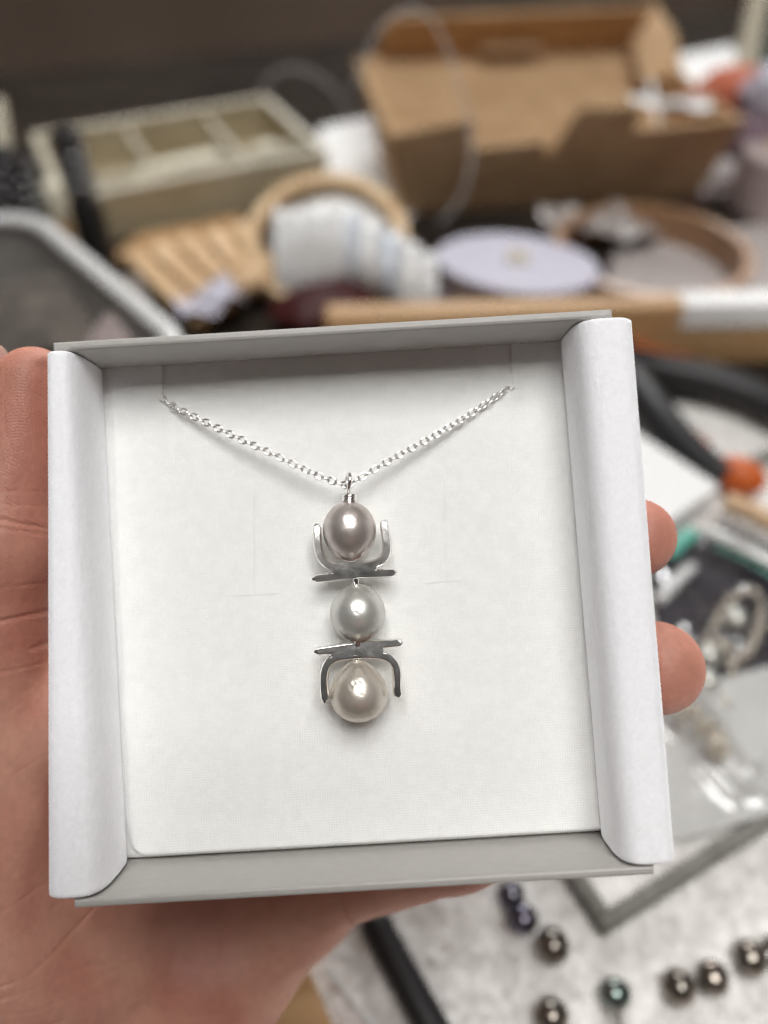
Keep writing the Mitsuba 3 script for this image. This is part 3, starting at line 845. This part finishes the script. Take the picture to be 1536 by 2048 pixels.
# beige sorting tray
tag('sorting_tray', 'beige sorting tray with open compartments at the back left of the bench', 'tray')
SA = math.atan2(.0687, .1395)
SM = yawm(SA, (-.0389, .5452, 0))
L_, D_, H2 = .178, .119, .03
for key, s, c in (('front_wall', (L_, .004, H2), (-L_ / 2, .002, H2 / 2)), ('back_wall', (L_, .004, H2), (-L_ / 2, D_ - .002, H2 / 2)),
                  ('end_wall', (.005, D_ - .008, H2), (-.0025, D_ / 2, H2 / 2)), ('end_wall', (.005, D_ - .008, H2), (-L_ + .0025, D_ / 2, H2 / 2)),
                  ('divider', (.0035, D_ - .009, H2 - .004), (-.052, D_ / 2, H2 / 2)), ('divider', (.0035, D_ - .009, H2 - .004), (-.112, D_ / 2, H2 / 2)),
                  ('divider', (L_ - .01, .0028, H2 - .006), (-L_ / 2, .040, H2 / 2 - .001)), ('base', (L_ - .01, D_ - .008, .002), (-L_ / 2, D_ / 2, .0015))):
    put('sorting_tray__' + key, place(box(s, c, bev=.0006), SM), 'm_cream_plastic' if key == 'divider' else 'm_olive')
for s, c in (((L_ + .001, .0052, .0035), (-L_ / 2, .002, H2 + .0017)), ((L_ + .001, .0052, .0035), (-L_ / 2, D_ - .002, H2 + .0017)), ((.0062, D_ - .0094, .0035), (-.0025, D_ / 2, H2 + .0017)), ((.0062, D_ - .0094, .0035), (-L_ + .0025, D_ / 2, H2 + .0017))):
    put('sorting_tray__rim', place(box(s, c, bev=.0008), SM), 'm_cream_plastic')
put('paper_slip', place(box((.045, .02, .002), (-.083, .056, .020), .05, .0003), SM), 'm_cream', 'white paper slip lying in the middle compartment of the sorting tray', 'paper slip')
for i, (x, y, lb) in enumerate(((-.118, .044, 'small white bead pack in the left compartment of the sorting tray'), (-.028, .050, 'small white bead pack in the right compartment of the sorting tray'))):
    m = trimesh.creation.icosphere(3, 1.0)
    m.apply_scale([.012, .008, .006])
    put('bead_pack', place(on(m, (x, y, .020)), SM), 'm_cream', lb, 'bead pack', smooth=True)

# black handled tools with shiny dark collars, standing in a holder
TOOLS = [((-0.1602, 0.4057, 0), (-0.1602, 0.405, 0.0952), .0088, 'right'), ((-0.1986, 0.4057, 0), (-0.1897, 0.41, 0.0796), .0082, 'middle'), ((-0.2148, 0.4057, 0), (-0.2015, 0.42, 0.0823), .0082, 'left')]
for b, t, r, wh in TOOLS:
    b, t = np.array(b), np.array(t)
    L = np.linalg.norm(t - b)
    M = moved(align(t - b), b)
    key = 'hand_tool' if 'hand_tool' not in labels else 'hand_tool_%03d' % (sum(k.startswith('hand_tool') for k in labels))
    tag(key, {'right': 'rightmost black handled tool with shiny dark collar standing before the sorting tray', 'middle': 'black handled tool with shiny dark collar, second from the left edge', 'left': 'black handled tool with shiny dark collar at the left edge of the photo'}[wh], 'hand tool')
    put(key + '__handle', place(lathe([(0, 0), (r * .85, 0), (r, .01), (r * 1.05, L * .4), (r * .95, L * .62), (0, L * .62)], 24), M), 'm_rubber', smooth=40)
    put(key + '__collar', place(lathe([(0, L * .62), (r * .8, L * .62), (r * .85, L * .66)] + [(r * (.62 + .36 * math.sqrt(max(0, 1 - ((k % 6 - 3) / 3.0) ** 2))), L * (.67 + .33 * k / 24)) for k in range(24)] + [(r * .4, L), (0, L)], 24), M), 'm_gunmetal', smooth=40)
tag('wooden_awl', 'pale wooden knob handled tool between the black handled tools', 'hand tool')
b, t = np.array((-0.178, 0.4057, 0)), np.array((-0.1863, 0.43, 0.0609))
M = moved(align(t - b), b)
L = np.linalg.norm(t - b)
put('wooden_awl__knob', place(lathe([(0, L - .022), (.005, L - .022), (.0068, L - .012), (.0068, L - .005), (.0045, L - .001), (0, L)], 24), M), 'm_cream', smooth=60)
put('wooden_awl__shaft', place(lathe([(0, 0), (.005, 0), (.0045, L - .022), (0, L - .022)], 20), M), 'm_wood_brown', smooth=40)
b, t = np.array((-0.2286, 0.4289, 0)), np.array((-0.2172, 0.47, 0.09))
put('cream_stick', sweep([b, b + .8 * (t - b), t], [.005, .0055, .003], 16), 'm_cream', 'cream coloured stick standing at the far left edge behind the tools', 'stick', smooth=40)

# translucent plastic bin with a thick pale rim
tag('plastic_bin', 'translucent grey plastic bin with thick pale rounded rim at left', 'bin')
d_, n_ = np.array([.65, -.756]), np.array([.756, .65])
loop = []
rr, La, Lb = .030, .17, .13
for cx, cy, a0 in ((rr, -rr, 90), (rr, -Lb + rr, 180), (La - rr, -Lb + rr, 270), (La - rr, -rr, 360)):
    for a in np.radians(np.linspace(a0 + 90, a0, 13) if False else np.linspace(a0, a0 + 90, 13)):
        loop.append((cx + rr * math.cos(a), cy + rr * math.sin(a)))
loop = np.array(loop)


def bin_ring(inset, z):
    c = np.array([La / 2, -Lb / 2])
    q = c + (loop - c) * (1 - inset / np.array([La / 2, Lb / 2]))
    return np.c_[np.array([-.179, .372]) + q[:, :1] * d_ + q[:, 1:] * n_, np.full(len(q), z)]


def skin_rings(rings):
    n = len(rings[0])
    V = np.vstack(rings)
    k = np.arange(n)
    k2 = (k + 1) % n
    return trimesh.Trimesh(V, np.vstack([np.vstack([np.c_[i * n + k, i * n + k2, (i + 1) * n + k2], np.c_[i * n + k, (i + 1) * n + k2, (i + 1) * n + k]]) for i in range(len(rings) - 1)]), process=False)


def dense(q, m=3):
    return np.vstack([q[i] + (q[(i + 1) % len(q)] - q[i]) * k / m for i in range(len(q)) for k in range(m)])


put('plastic_bin__rim', sweep(dense(bin_ring(0, .0705)), .0042, 10, closed=True, flat=.8), 'm_milky', smooth=50)
put('plastic_bin__wall', skin_rings([bin_ring(.001, .069), bin_ring(.006, .03), bin_ring(.010, .004), bin_ring(.014, .001), bin_ring(.06, .001)]), 'm_bin', smooth=40)
put('dark_pouch', on(grid(lambda U, V: (U, V, .012 + .03 * np.exp(-((U / .035) ** 2 + (V / .03) ** 2)) + .012 * meshkit.noise(np.stack([U * 40, V * 40, 0 * U], -1))), 40, 40, (-.05, .05), (-.035, .035))[0], ((-0.1623, 0.325, 0.0451)[0], .325, .012), .4), 'm_taupe', 'dusky crumpled pouch inside the plastic bin', 'pouch', smooth=True)

put('pale_pouch', on(grid(lambda U, V: (U, V, .012 + .03 * np.exp(-((U / .028) ** 2 + (V / .02) ** 2)) + .010 * meshkit.noise(np.stack([U * 50, V * 50, 0 * U + 6], -1))), 40, 40, (-.035, .035), (-.03, .03))[0], ((-0.1183, 0.3, 0.05)[0], .30, .008), -.9), 'm_ribbon', 'pale crumpled pouch inside the plastic bin, right of the dark one', 'pouch', smooth=True)

# pale wooden sticks
for i, (a, b) in enumerate((((-0.1544, 0.4403, 0.012), (-0.0998, 0.3649, 0.012)), ((-0.1402, 0.4466, 0.013), (-0.089, 0.3759, 0.013)), ((-0.1258, 0.4577, 0.012), (-0.0799, 0.3897, 0.012)), ((-0.1081, 0.4623, 0.014), (-0.0722, 0.3982, 0.014)), ((-0.0924, 0.4754, 0.012), (-0.0671, 0.4161, 0.012)))):
    a, b = np.array(a), np.array(b)
    c, v = (a + b) / 2, b - a
    m = box((np.linalg.norm(v), .0115, .005), bev=.0012)
    put('wooden_stick', on(m, c, math.atan2(v[1], v[0])), 'm_wood_pale', ['first pale wooden stick of the row from the left', 'second pale wooden stick of the row from the left', 'third pale wooden stick of the row from the left', 'fourth pale wooden stick of the row from the left', 'last pale wooden stick of the row, beside the wooden hoop'][i], 'stick', 'wooden sticks lying side by side')
m = trimesh.creation.icosphere(3, 1.0)
m.apply_scale([.011, .008, .007])
put('wooden_bead', on(m, (-0.0754, 0.3949, 0.019), .3), 'm_wood_pale', 'pale oval wooden bead lying on the wooden slats', 'bead', smooth=True)
put('slat_tray', panel([(-0.166, 0.4461, 0.004), (-0.1023, 0.3636, 0.004), (-0.0625, 0.4217, 0.004), (-0.0968, 0.5008, 0.004), (-0.1578, 0.4724, 0.004)], .004), 'm_wood_brown', 'brown wooden board under the row of pale slats', 'board')
put('crumpled_tissue', on(grid(lambda U, V: (U, V, .004 + .014 * meshkit.noise(np.stack([U * 90, V * 90, 0 * U + 2], -1))), 40, 30, (-.018, .018), (-.012, .012))[0], (-0.0952, 0.3754, 0.008), .35), 'm_white_plastic', 'crumpled white tissue in front of the wooden slats', 'tissue', smooth=True)

# wooden hoop, leaning
a = np.linspace(0, 2 * math.pi, 73)[:-1]
tilt = math.radians(24)
c = np.array((-0.0329, 0.4235, 0.026))
hoop = []
for rad, z in ((.047, -.006), (.047, .006), (.0395, .006), (.0395, -.006), (.047, -.006)):
    hoop.append(np.c_[rad * np.cos(a), rad * np.sin(a) * math.cos(tilt) - z * math.sin(tilt), rad * np.sin(a) * math.sin(tilt) + z * math.cos(tilt)] + c)
put('wooden_hoop', skin_rings(hoop), 'm_wood_pale', 'round pale wooden hoop leaning behind the milky plastic sleeve', 'hoop', smooth=40)

# milky plastic sleeve with faint blue print, maroon pouch below it
A_, B_ = np.array((-0.0598, 0.415, 0.0251)), np.array((0.03, 0.405, 0.0134))


def sleeve(U, V):
    th = math.pi * (1.12 - 1.24 * V)
    r = .027 - .006 * U + .003 * (meshkit.noise(np.stack([U * 6, V * 5, 0 * U], -1)) - .5) + .0012 * np.sin(U * 50 + 4 * V)
    c = A_ + (B_ - A_) * U[..., None]
    up = .012 * np.sin(math.pi * np.clip(U * 1.1, 0, 1)) - .004 * U
    return c[..., 0], c[..., 1] + r * np.cos(th) * -1, c[..., 2] - .004 + up + r * np.sin(th)


g, uv = grid(sleeve, 80, 50)
put('plastic_sleeve', g, 'm_milky_film', 'milky plastic sleeve with faint blue print curling in front of the hoop', 'plastic sleeve', smooth=True, uv=uv)
m = trimesh.creation.icosphere(4, 1.0)
m.vertices *= (1 + .25 * (meshkit.noise(np.asarray(m.vertices) * 2.2) - .5))[:, None]
m.apply_scale([.030, .016, .012])
put('maroon_pouch', on(m, (-0.0324, 0.375, 0.0145), .25), 'm_maroon', 'dark maroon pouch lying below the milky plastic sleeve', 'pouch', smooth=True)

# ribbon spool
tag('ribbon_spool', 'white flanged spool of greyish ribbon lying flat behind the wooden bar', 'spool')
SPM = moved(np.array([[1, 0, 0, 0], [0, math.cos(.14), -math.sin(-.14), 0], [-.06, math.sin(-.14), math.cos(.14), 0], [0, 0, 0, 1.0]]), (0.0756, 0.4043, 0.024))
R_ = .0462
put('ribbon_spool__top_flange', place(lathe([(0.007, .002), (R_ - .001, .002), (R_, .001), (R_, -.0005), (0.007, -.0005), (0.007, .002)], 72), SPM), 'm_white_plastic', smooth=30)
put('ribbon_spool__ribbon', place(lathe([(.012, -.0008), (R_ - .004, -.0008), (R_ - .004, -.02), (.012, -.02), (.012, -.0008)], 72), SPM), 'm_ribbon', smooth=30)
put('ribbon_spool__bottom_flange', place(lathe([(0.007, -.0203), (R_, -.0203), (R_, -.0225), (0.007, -.0225), (0.007, -.0203)], 72), SPM), 'm_white_plastic', smooth=30)
put('ribbon_spool__hub', place(lathe([(.0045, -.02), (.0068, -.02), (.0068, .005), (.0055, .006), (.0045, .005), (.0045, -.02)], 32), SPM), 'm_cream', smooth=30)

# wooden bar with a paper label
tag('wooden_bar', 'long brown wooden bar with white paper label lying right of the gift box', 'bar')
WM = yawm(math.radians(2.8), (-.0288, .330, 0))
put('wooden_bar__bar', place(box((.34, .0125, .036), (.17, .00625, .018), bev=.0018), WM), 'm_wood_brown')
put('wooden_bar__paper_label', place(cat(box((.10, .0128, .0006), (.2285, .00625, .03635)), box((.10, .0006, .0125), (.2285, -.0004, .0304))), WM), 'm_paper')

# brown packing tape ring, clear tape roll, pink strip, clear wad
put('tape_ring', on(lathe([(.0585, 0), (.0585, .02), (.0525, .02), (.0525, 0), (.0585, 0)], 80), (.160, .432, 0)), 'm_brown_tape', 'large brown ring of packing tape behind the wooden bar', 'tape', smooth=30)
tag('tape_roll', 'thick roll of cream tape at the right edge behind the brown tape ring', 'tape')
put('tape_roll__core', on(lathe([(.022, 0), (.022, .0395), (.019, .0395), (.019, 0), (.022, 0)], 48), (.282, .535, 0)), 'm_wood_pale', smooth=30)
put('tape_roll__tape', on(lathe([(.0385, 0), (.0385, .036), (.0365, .038), (.0222, .038), (.0222, 0), (.0385, 0)], 64), (.282, .535, 0)), 'm_ribbon', smooth=30)
P = spline([(0.2392, 0.515, 0.0281), (0.2197, 0.5, 0.023), (0.1992, 0.49, 0.0165), (0.1804, 0.485, 0.0087), (0.1682, 0.48, 0.0002)], 30)
put('mauve_strip', cat(*[]) if False else skin_rings([P + np.array([0, -.003, .007]), P + np.array([.0015, .007, -.001]), P + np.array([.0013, .0068, -.0014]), P + np.array([-.0002, -.003, .0066])]).copy(), 'm_mauve', 'mauve plastic strip running down from the tape roll', 'strip', smooth=False)
put('clear_wrap', on(grid(lambda U, V: (U, V, .016 * meshkit.noise(np.stack([U * 55, V * 70, 0 * U + 4], -1)) + .006 * meshkit.noise(np.stack([U * 160, V * 160, 0 * U], -1))), 70, 30, (-.038, .038), (-.014, .014))[0], (0.1368, 0.475, 0.0048), .12), 'm_crinkle', 'crumpled shiny clear plastic wrap in front of the cardboard box', 'plastic wrap', smooth=True)
put('clear_thread', sweep(spline([(-0.0883, 0.6, 0.0417), (-0.0839, 0.6, 0.0583), (-0.0725, 0.6, 0.0663), (-0.0583, 0.6, 0.067), (-0.0436, 0.6, 0.0599), (-0.03, 0.6, 0.0468), (-0.025, 0.6, 0.0332)], 60), .0005, 10), 'm_milky', 'loop of clear thread rising behind the sorting tray', 'thread', smooth=True)
put('clear_thread', sweep(spline([(-0.0177, 0.47, 0.0938), (-0.0076, 0.47, 0.1161), (0.0058, 0.47, 0.1301), (0.0189, 0.47, 0.1319), (0.0299, 0.47, 0.122), (0.04, 0.46, 0.1019), (0.0486, 0.45, 0.077), (0.0481, 0.44, 0.059), (0.0401, 0.44, 0.0387), (0.0332, 0.44, 0.0311)], 80), .0005, 10), 'm_milky', 'tall loop of clear thread arching in front of the cardboard box', 'thread', smooth=True)

# things beyond the right end of the cardboard box
m = trimesh.creation.icosphere(4, 1.0)
m.vertices *= (1 + .3 * (meshkit.noise(np.asarray(m.vertices) * 1.8 + 3) - .5))[:, None]
m1 = m.copy()
m1.apply_scale([.032, .022, .022])
put('red_pouch', on(m1, (0.2497, 0.6, 0.0468), .2), 'm_red_cloth', 'soft terracotta red pouch at the right end of the cardboard box', 'pouch', smooth=True)
m1 = m.copy()
m1.apply_scale([.021, .02, .020])
put('thread_ball', on(m1, (0.2653, 0.57, 0.0596)), 'm_white_plastic', 'pale lavender ball of thread at the upper right edge', 'thread ball', smooth=True)
m1 = m.copy()
m1.apply_scale([.034, .02, .016])
put('folded_cloth', on(m1, (0.2618, 0.565, 0.0353), .1), 'm_mauve_cloth', 'dusky mauve folded cloth under the red pouch', 'cloth', smooth=True)
put('cream_rod', sweep([(0.2968, 0.7, 0.0299), (0.2968, 0.71, 0.0636), (0.297, 0.72, 0.0954)], [.0085, .0085, .008], 16), 'm_cream', 'cream rod leaning up at the upper right corner', 'rod', smooth=40)
put('dark_green_bottle', on(lathe([(0, 0), (.02, 0), (.02, .09), (.009, .105), (.009, .13), (0, .13)], 32), (0.3363, 0.74, 0.0219)), 'm_dark_pearl_green', 'dark green bottle behind the cream rod at upper right', 'bottle', smooth=40)

# pliers with black and orange grips
tag('pliers', 'pair of pliers with black and orange grips lying right of the gift box', 'pliers')
h1 = spline([(0.1129, 0.3365, 0.012), (0.1226, 0.3074, 0.012), (0.1299, 0.2718, 0.012), (0.1387, 0.2504, 0.012), (0.146, 0.2386, 0.012)], 40)
h2 = spline([(0.1164, 0.3411, 0.012), (0.1337, 0.3212, 0.012), (0.1561, 0.3115, 0.012), (0.1728, 0.3018, 0.012), (0.1896, 0.2815, 0.012)], 40)
for h in (h1, h2):
    k = 'pliers__handle' if h is h1 else 'pliers__handle_001'
    put('pliers__handle', sweep(h, .0085 - .001 * np.cos(np.linspace(0, 6, 40)), 16), 'm_rubber', smooth=50)
off = np.array([.0045, .0042, .0015])
put('pliers__handle__grip_inlay', sweep(h1[12:34] + off, .0040, 12), 'm_orange', 'orange inlay along the grip', smooth=50)
put('pliers__handle_001__grip_inlay', sweep(h2[6:20] + np.array([.001, .006, .003]), .0042, 12), 'm_orange', 'orange inlay along the grip', smooth=50)
m = trimesh.creation.icosphere(3, 1.0)
m.apply_scale([.0122, .0080, .0085])
put('pliers__handle__end_cap', on(m, (0.1522, 0.2418, 0.012), -.5), 'm_orange', 'rounded orange end cap', smooth=True)
put('pliers__jaw', sweep([h1[0], h1[0] + [-.02, .02, 0], h1[0] + [-.045, .035, 0]], [.006, .007, .002], 12), 'm_chrome', smooth=50)
put('pliers__jaw', sweep([h2[0], h2[0] + [-.02, .012, 0], h2[0] + [-.047, .026, 0]], [.006, .007, .002], 12), 'm_chrome', smooth=50)

# small white box
WB = np.array([.1385, .2275])
da, db = np.array([-.607, .794]), np.array([-.775, -.63])
ang = math.atan2(da[1], da[0])
tag('white_box', 'small closed white box beside the orange tipped pliers handle', 'box')
put('white_box__lid', on(box((.075, .062, .009), (.0375, .031, .0155), bev=.0008), (*WB, 0), ang), 'm_paper')
put('white_box__base', on(box((.073, .060, .011), (.0375, .031, .0055), bev=.0005), (*WB, 0), ang), 'm_paper')

# dark pad with beaded chains and pearls, clear zip bag over it
pad = [(0.1047, 0.1993, 0.003), (0.0989, 0.1345, 0.003), (0.1231, 0.138, 0.003), (0.1521, 0.1504, 0.003), (0.1699, 0.1967, 0.003), (0.1418, 0.2156, 0.003), (0.1155, 0.21, 0.003)]
put('dark_pad', panel(pad, .005), 'm_dark_pad', 'dark grey velvet pad under the beaded chains', 'pad')


def film(corner_a, corner_b, corner_c, amp, seed, ridges=()):
    a, b, c = (np.array(q, float) for q in (corner_a, corner_b, corner_c))

    def f(U, V):
        P = a + (b - a) * U[..., None] + (c - a) * V[..., None]
        h = amp * (meshkit.noise(np.stack([U * 3.1, V * 3.1, 0 * U + seed], -1)) - .3) + .3 * amp * meshkit.noise(np.stack([U * 11, V * 11, 0 * U + seed], -1))
        for p0, p1, w, hh in ridges:
            p0, p1 = np.array(p0[:2]), np.array(p1[:2])
            L = np.linalg.norm(p1 - p0)
            d = (p1 - p0) / L
            s = (P[..., 0] - p0[0]) * d[0] + (P[..., 1] - p0[1]) * d[1]
            q = (P[..., 1] - p0[1]) * d[0] - (P[..., 0] - p0[0]) * d[1]
            h = h + hh * np.exp(-(q / w) ** 2) * np.exp(-(np.clip(-s, 0, None) / .004) ** 2 - (np.clip(s - L, 0, None) / .004) ** 2)
        return P[..., 0], P[..., 1], P[..., 2] + h
    return grid(f, 160, 160)[0]


tag('zip_bag', 'clear zip bag with teal closing strip over the dark pad', 'bag')
put('zip_bag__film', film((0.101, 0.19, 0.017), (0.1343, 0.2055, 0.017), (0.0994, 0.132, 0.014), .006, 5), 'm_clear_film', smooth=True)
for a, b in (((0.1287, 0.198, 0.018), (0.1471, 0.1819, 0.018)), ((0.1088, 0.1934, 0.016), (0.1219, 0.2059, 0.016))):
    put('zip_bag__zip_strip', sweep([a, (np.array(a) + b) / 2 + [0, 0, .001], b], .0030, 10, flat=.35, up=[0, 0, 1]), 'm_teal', smooth=40)
put('zip_bag__edge_fold', sweep(spline([(0.1255, 0.2022, 0.02), (0.1331, 0.1944, 0.022), (0.1461, 0.1833, 0.022)], 20), .0032, 10, flat=.6), 'm_grey_film', smooth=40)
put('zip_bag__edge_fold', sweep(spline([(0.1002, 0.1718, 0.016), (0.1076, 0.1791, 0.017), (0.1168, 0.1879, 0.016)], 20), .0022, 10, flat=.6), 'm_milky', smooth=40)
put('tan_stick', sweep([(0.1385, 0.2203, 0.018), (0.1467, 0.2144, 0.018), (0.1616, 0.2006, 0.018)], .0042, 14), 'm_tan', 'short tan stick lying above the zip bag at the right edge', 'stick', smooth=40)


def beads(path, n, r, wob):
    c = spline(path, n) + rng.normal(0, wob, (n, 3)) * [1, 1, .6]
    s = trimesh.creation.icosphere(1, 1.0)
    return cat(*[trimesh.Trimesh(np.asarray(s.vertices) * r * rng.uniform(.8, 1.15) + q, s.faces, process=False) for q in c])


put('beaded_chain', cat(beads([(0.1391, 0.1795, 0.012), (0.127, 0.1737, 0.012), (0.1181, 0.1624, 0.012), (0.1118, 0.1529, 0.012), (0.1183, 0.1553, 0.013), (0.1202, 0.1477, 0.012), (0.1128, 0.1331, 0.012)], 85, .0013, .0007),
                        beads([(0.1391, 0.1795, 0.012), (0.1363, 0.1646, 0.012), (0.1284, 0.1529, 0.012), (0.1198, 0.1467, 0.012)], 45, .0013, .0007)), 'm_bead', 'looped silver grey beaded chain on the dark pad', 'chain', smooth=True)
for x, (q, lb) in enumerate((((0.126, 0.1644, 0.0145), 'pale green pearl inside the upper loop of the beaded chain'), ((0.1117, 0.1487, 0.0145), 'pale green pearl left of the beaded chain, above the lower one'), ((0.1082, 0.1385, 0.0145), 'pale green pearl at the lower fingertip beside the chain'))):
    put('green_pearl', on(trimesh.creation.icosphere(4, .0043), q), 'm_pearl_green', lb, 'pearl', smooth=True)

# grey tray lined with towelling; clear grey film bag of beads lying in it
GA = math.radians(27.5)
GM = yawm(GA, (.0609, .064, 0))
tag('grey_tray', 'shallow dark grey tray lined with towelling at lower right', 'tray')
for key, s, c in (('wall', (.20, .0042, .009), (.10, .0021, .0045)), ('wall', (.0042, .1158, .009), (.0021, .0621, .0045)), ('wall', (.20, .0042, .009), (.10, .1221, .0045)), ('wall', (.0042, .1158, .009), (.1979, .0621, .0045))):
    put('grey_tray__' + key, place(box(s, c, bev=.0006), GM), 'm_grey_tray')
g, _ = grid(lambda U, V: (U, V, .0022 + .0009 * meshkit.noise(np.stack([U * 600, V * 600, 0 * U], -1)) + .0009 * meshkit.noise(np.stack([U * 280, V * 280, 0 * U], -1))), 230, 140, (.0043, .1957), (.0043, .1199))
put('grey_tray__lining', place(g, GM), 'm_towel', smooth=True)
put('film_bag', film((0.0781, 0.1324, 0.01), (0.0765, 0.0858, 0.008), (0.1389, 0.1477, 0.012), .0012, 8, [((0.1043, 0.1388, 0.012), (0.1139, 0.1111, 0.012), .0042, .0052), ((0.0916, 0.1285, 0.012), (0.1093, 0.1051, 0.012), .0026, .003), ((0.099, 0.1111, 0.012), (0.1043, 0.103, 0.012), .002, .0015), ((0.1143, 0.1046, 0.012), (0.1153, 0.1038, 0.012), .003, .002)]), 'm_grey_film', 'glossy grey film bag of beads lying in the grey tray', 'bag', smooth=True)
put('bead_heap', cat(*[beads([(0.0938, 0.1305, 0.018), (0.0997, 0.121, 0.019), (0.1053, 0.1123, 0.018)], 40, .0012, .0018) for _ in range(2)]), 'm_bead', 'pale bead strand showing between the shiny folds of the film bag', 'beads', smooth=True)

# dark pearls on the towel
DP = [((0.0365, 0.0745, 0.0045), .0040, 'm_dark_pearl_plum', 'dark pearl nearest the bottom edge of the gift box'), ((0.0391, 0.0682, 0.0045), .0042, 'm_dark_pearl_plum', 'dark purple tinted pearl, second below the gift box'),
      ((0.0464, 0.0616, 0.0045), .0045, 'm_dark_pearl', 'dark pearl just left of the grey tray corner'), ((0.0435, 0.0449, 0.0045), .0046, 'm_dark_pearl', 'leftmost dark pearl at the bottom edge of the photo'),
      ((0.0611, 0.0499, 0.0045), .0044, 'm_dark_pearl_green', 'dark pearl with a silver peg near the bottom edge'), ((0.0785, 0.0515, 0.0045), .0044, 'm_dark_pearl', 'left one of the two touching brown dark pearls'),
      ((0.0882, 0.0537, 0.0045), .0044, 'm_dark_pearl', 'right one of the two touching brown dark pearls'), ((0.0998, 0.0585, 0.0045), .0046, 'm_dark_pearl', 'dark pearl with a silver peg pointing right near the lower right edge'),
      ((0.1081, 0.0603, 0.0045), .0044, 'm_dark_pearl', 'dark pearl cut off by the right edge of the photo')]
for i, (q, r, mt, lb) in enumerate(DP):
    s = trimesh.creation.icosphere(4, 1.0)
    s.vertices *= np.array([1, rng.uniform(.93, 1.07), rng.uniform(.92, 1.0)]) * r * rng.uniform(.96, 1.04) * (1 + .09 * (meshkit.noise(np.asarray(s.vertices) * 1.5 + i * 3) - .5))[:, None]
    key = put('dark_pearl__bead', on(s, q), mt, smooth=True) if False else ('dark_pearl' if i == 0 else 'dark_pearl_%03d' % i)
    tag(key, lb, 'pearl', 'loose dark pearls on the towel')
    put(key + '__nacre', on(s, q), mt, smooth=True)
    if i in (0, 4, 7):
        d = {0: [-.2, .9, .3], 4: [-.1, -.9, .35], 7: [.9, .05, .25]}[i]
        d = np.array(d) / np.linalg.norm(d)
        put(key + '__peg', sweep([q + d * r * .9, q + d * (r + .002), q + d * (r + .007)], [.0013, .0007, .0007], 10), 'm_chrome', smooth=40)

# black pen and clear plastic ruler at the bottom
tag('black_pen', 'slim black pen lying diagonally on the towel below the hand', 'pen')
a, b = np.array((-0.0022, 0.0661, 0.0062)), np.array((0.0171, 0.0342, 0.0062))
put('black_pen__barrel', sweep([a, a + .5 * (b - a), b], .0044, 20), 'm_rubber', smooth=40)
put('black_pen__tip', sweep([a, a - .010 * (b - a) / np.linalg.norm(b - a), a - .016 * (b - a) / np.linalg.norm(b - a)], [.0042, .002, .0006], 16), 'm_rubber', smooth=40)
tag('clear_strip', 'clear plastic strip lying beside the wrist at the bottom edge', 'strip')
put('clear_strip__sheet', panel([(-0.0259, 0.0528, 0.0032), (-0.0112, 0.0378, 0.0032), (0.0028, 0.0378, 0.0032), (-0.0154, 0.0564, 0.0032)], .0008), 'm_clear_film')
put('clear_strip__edge', sweep([(-0.0156, 0.056, 0.0036), (-0.0063, 0.0464, 0.0036), (0.0028, 0.0375, 0.0036)], .0006, 8), 'm_milky', smooth=40)
put('clear_strip__edge', sweep([(-0.0259, 0.0525, 0.0036), (-0.0187, 0.0447, 0.0036), (-0.0112, 0.0375, 0.0036)], .0006, 8), 'm_milky', smooth=40)
put('wooden_block', on(box((.02, .03, .008), bev=.001), (-0.0255, 0.0441, 0.004), .5), 'm_wood_brown', 'small brown wooden block behind the wrist at the bottom', 'block')
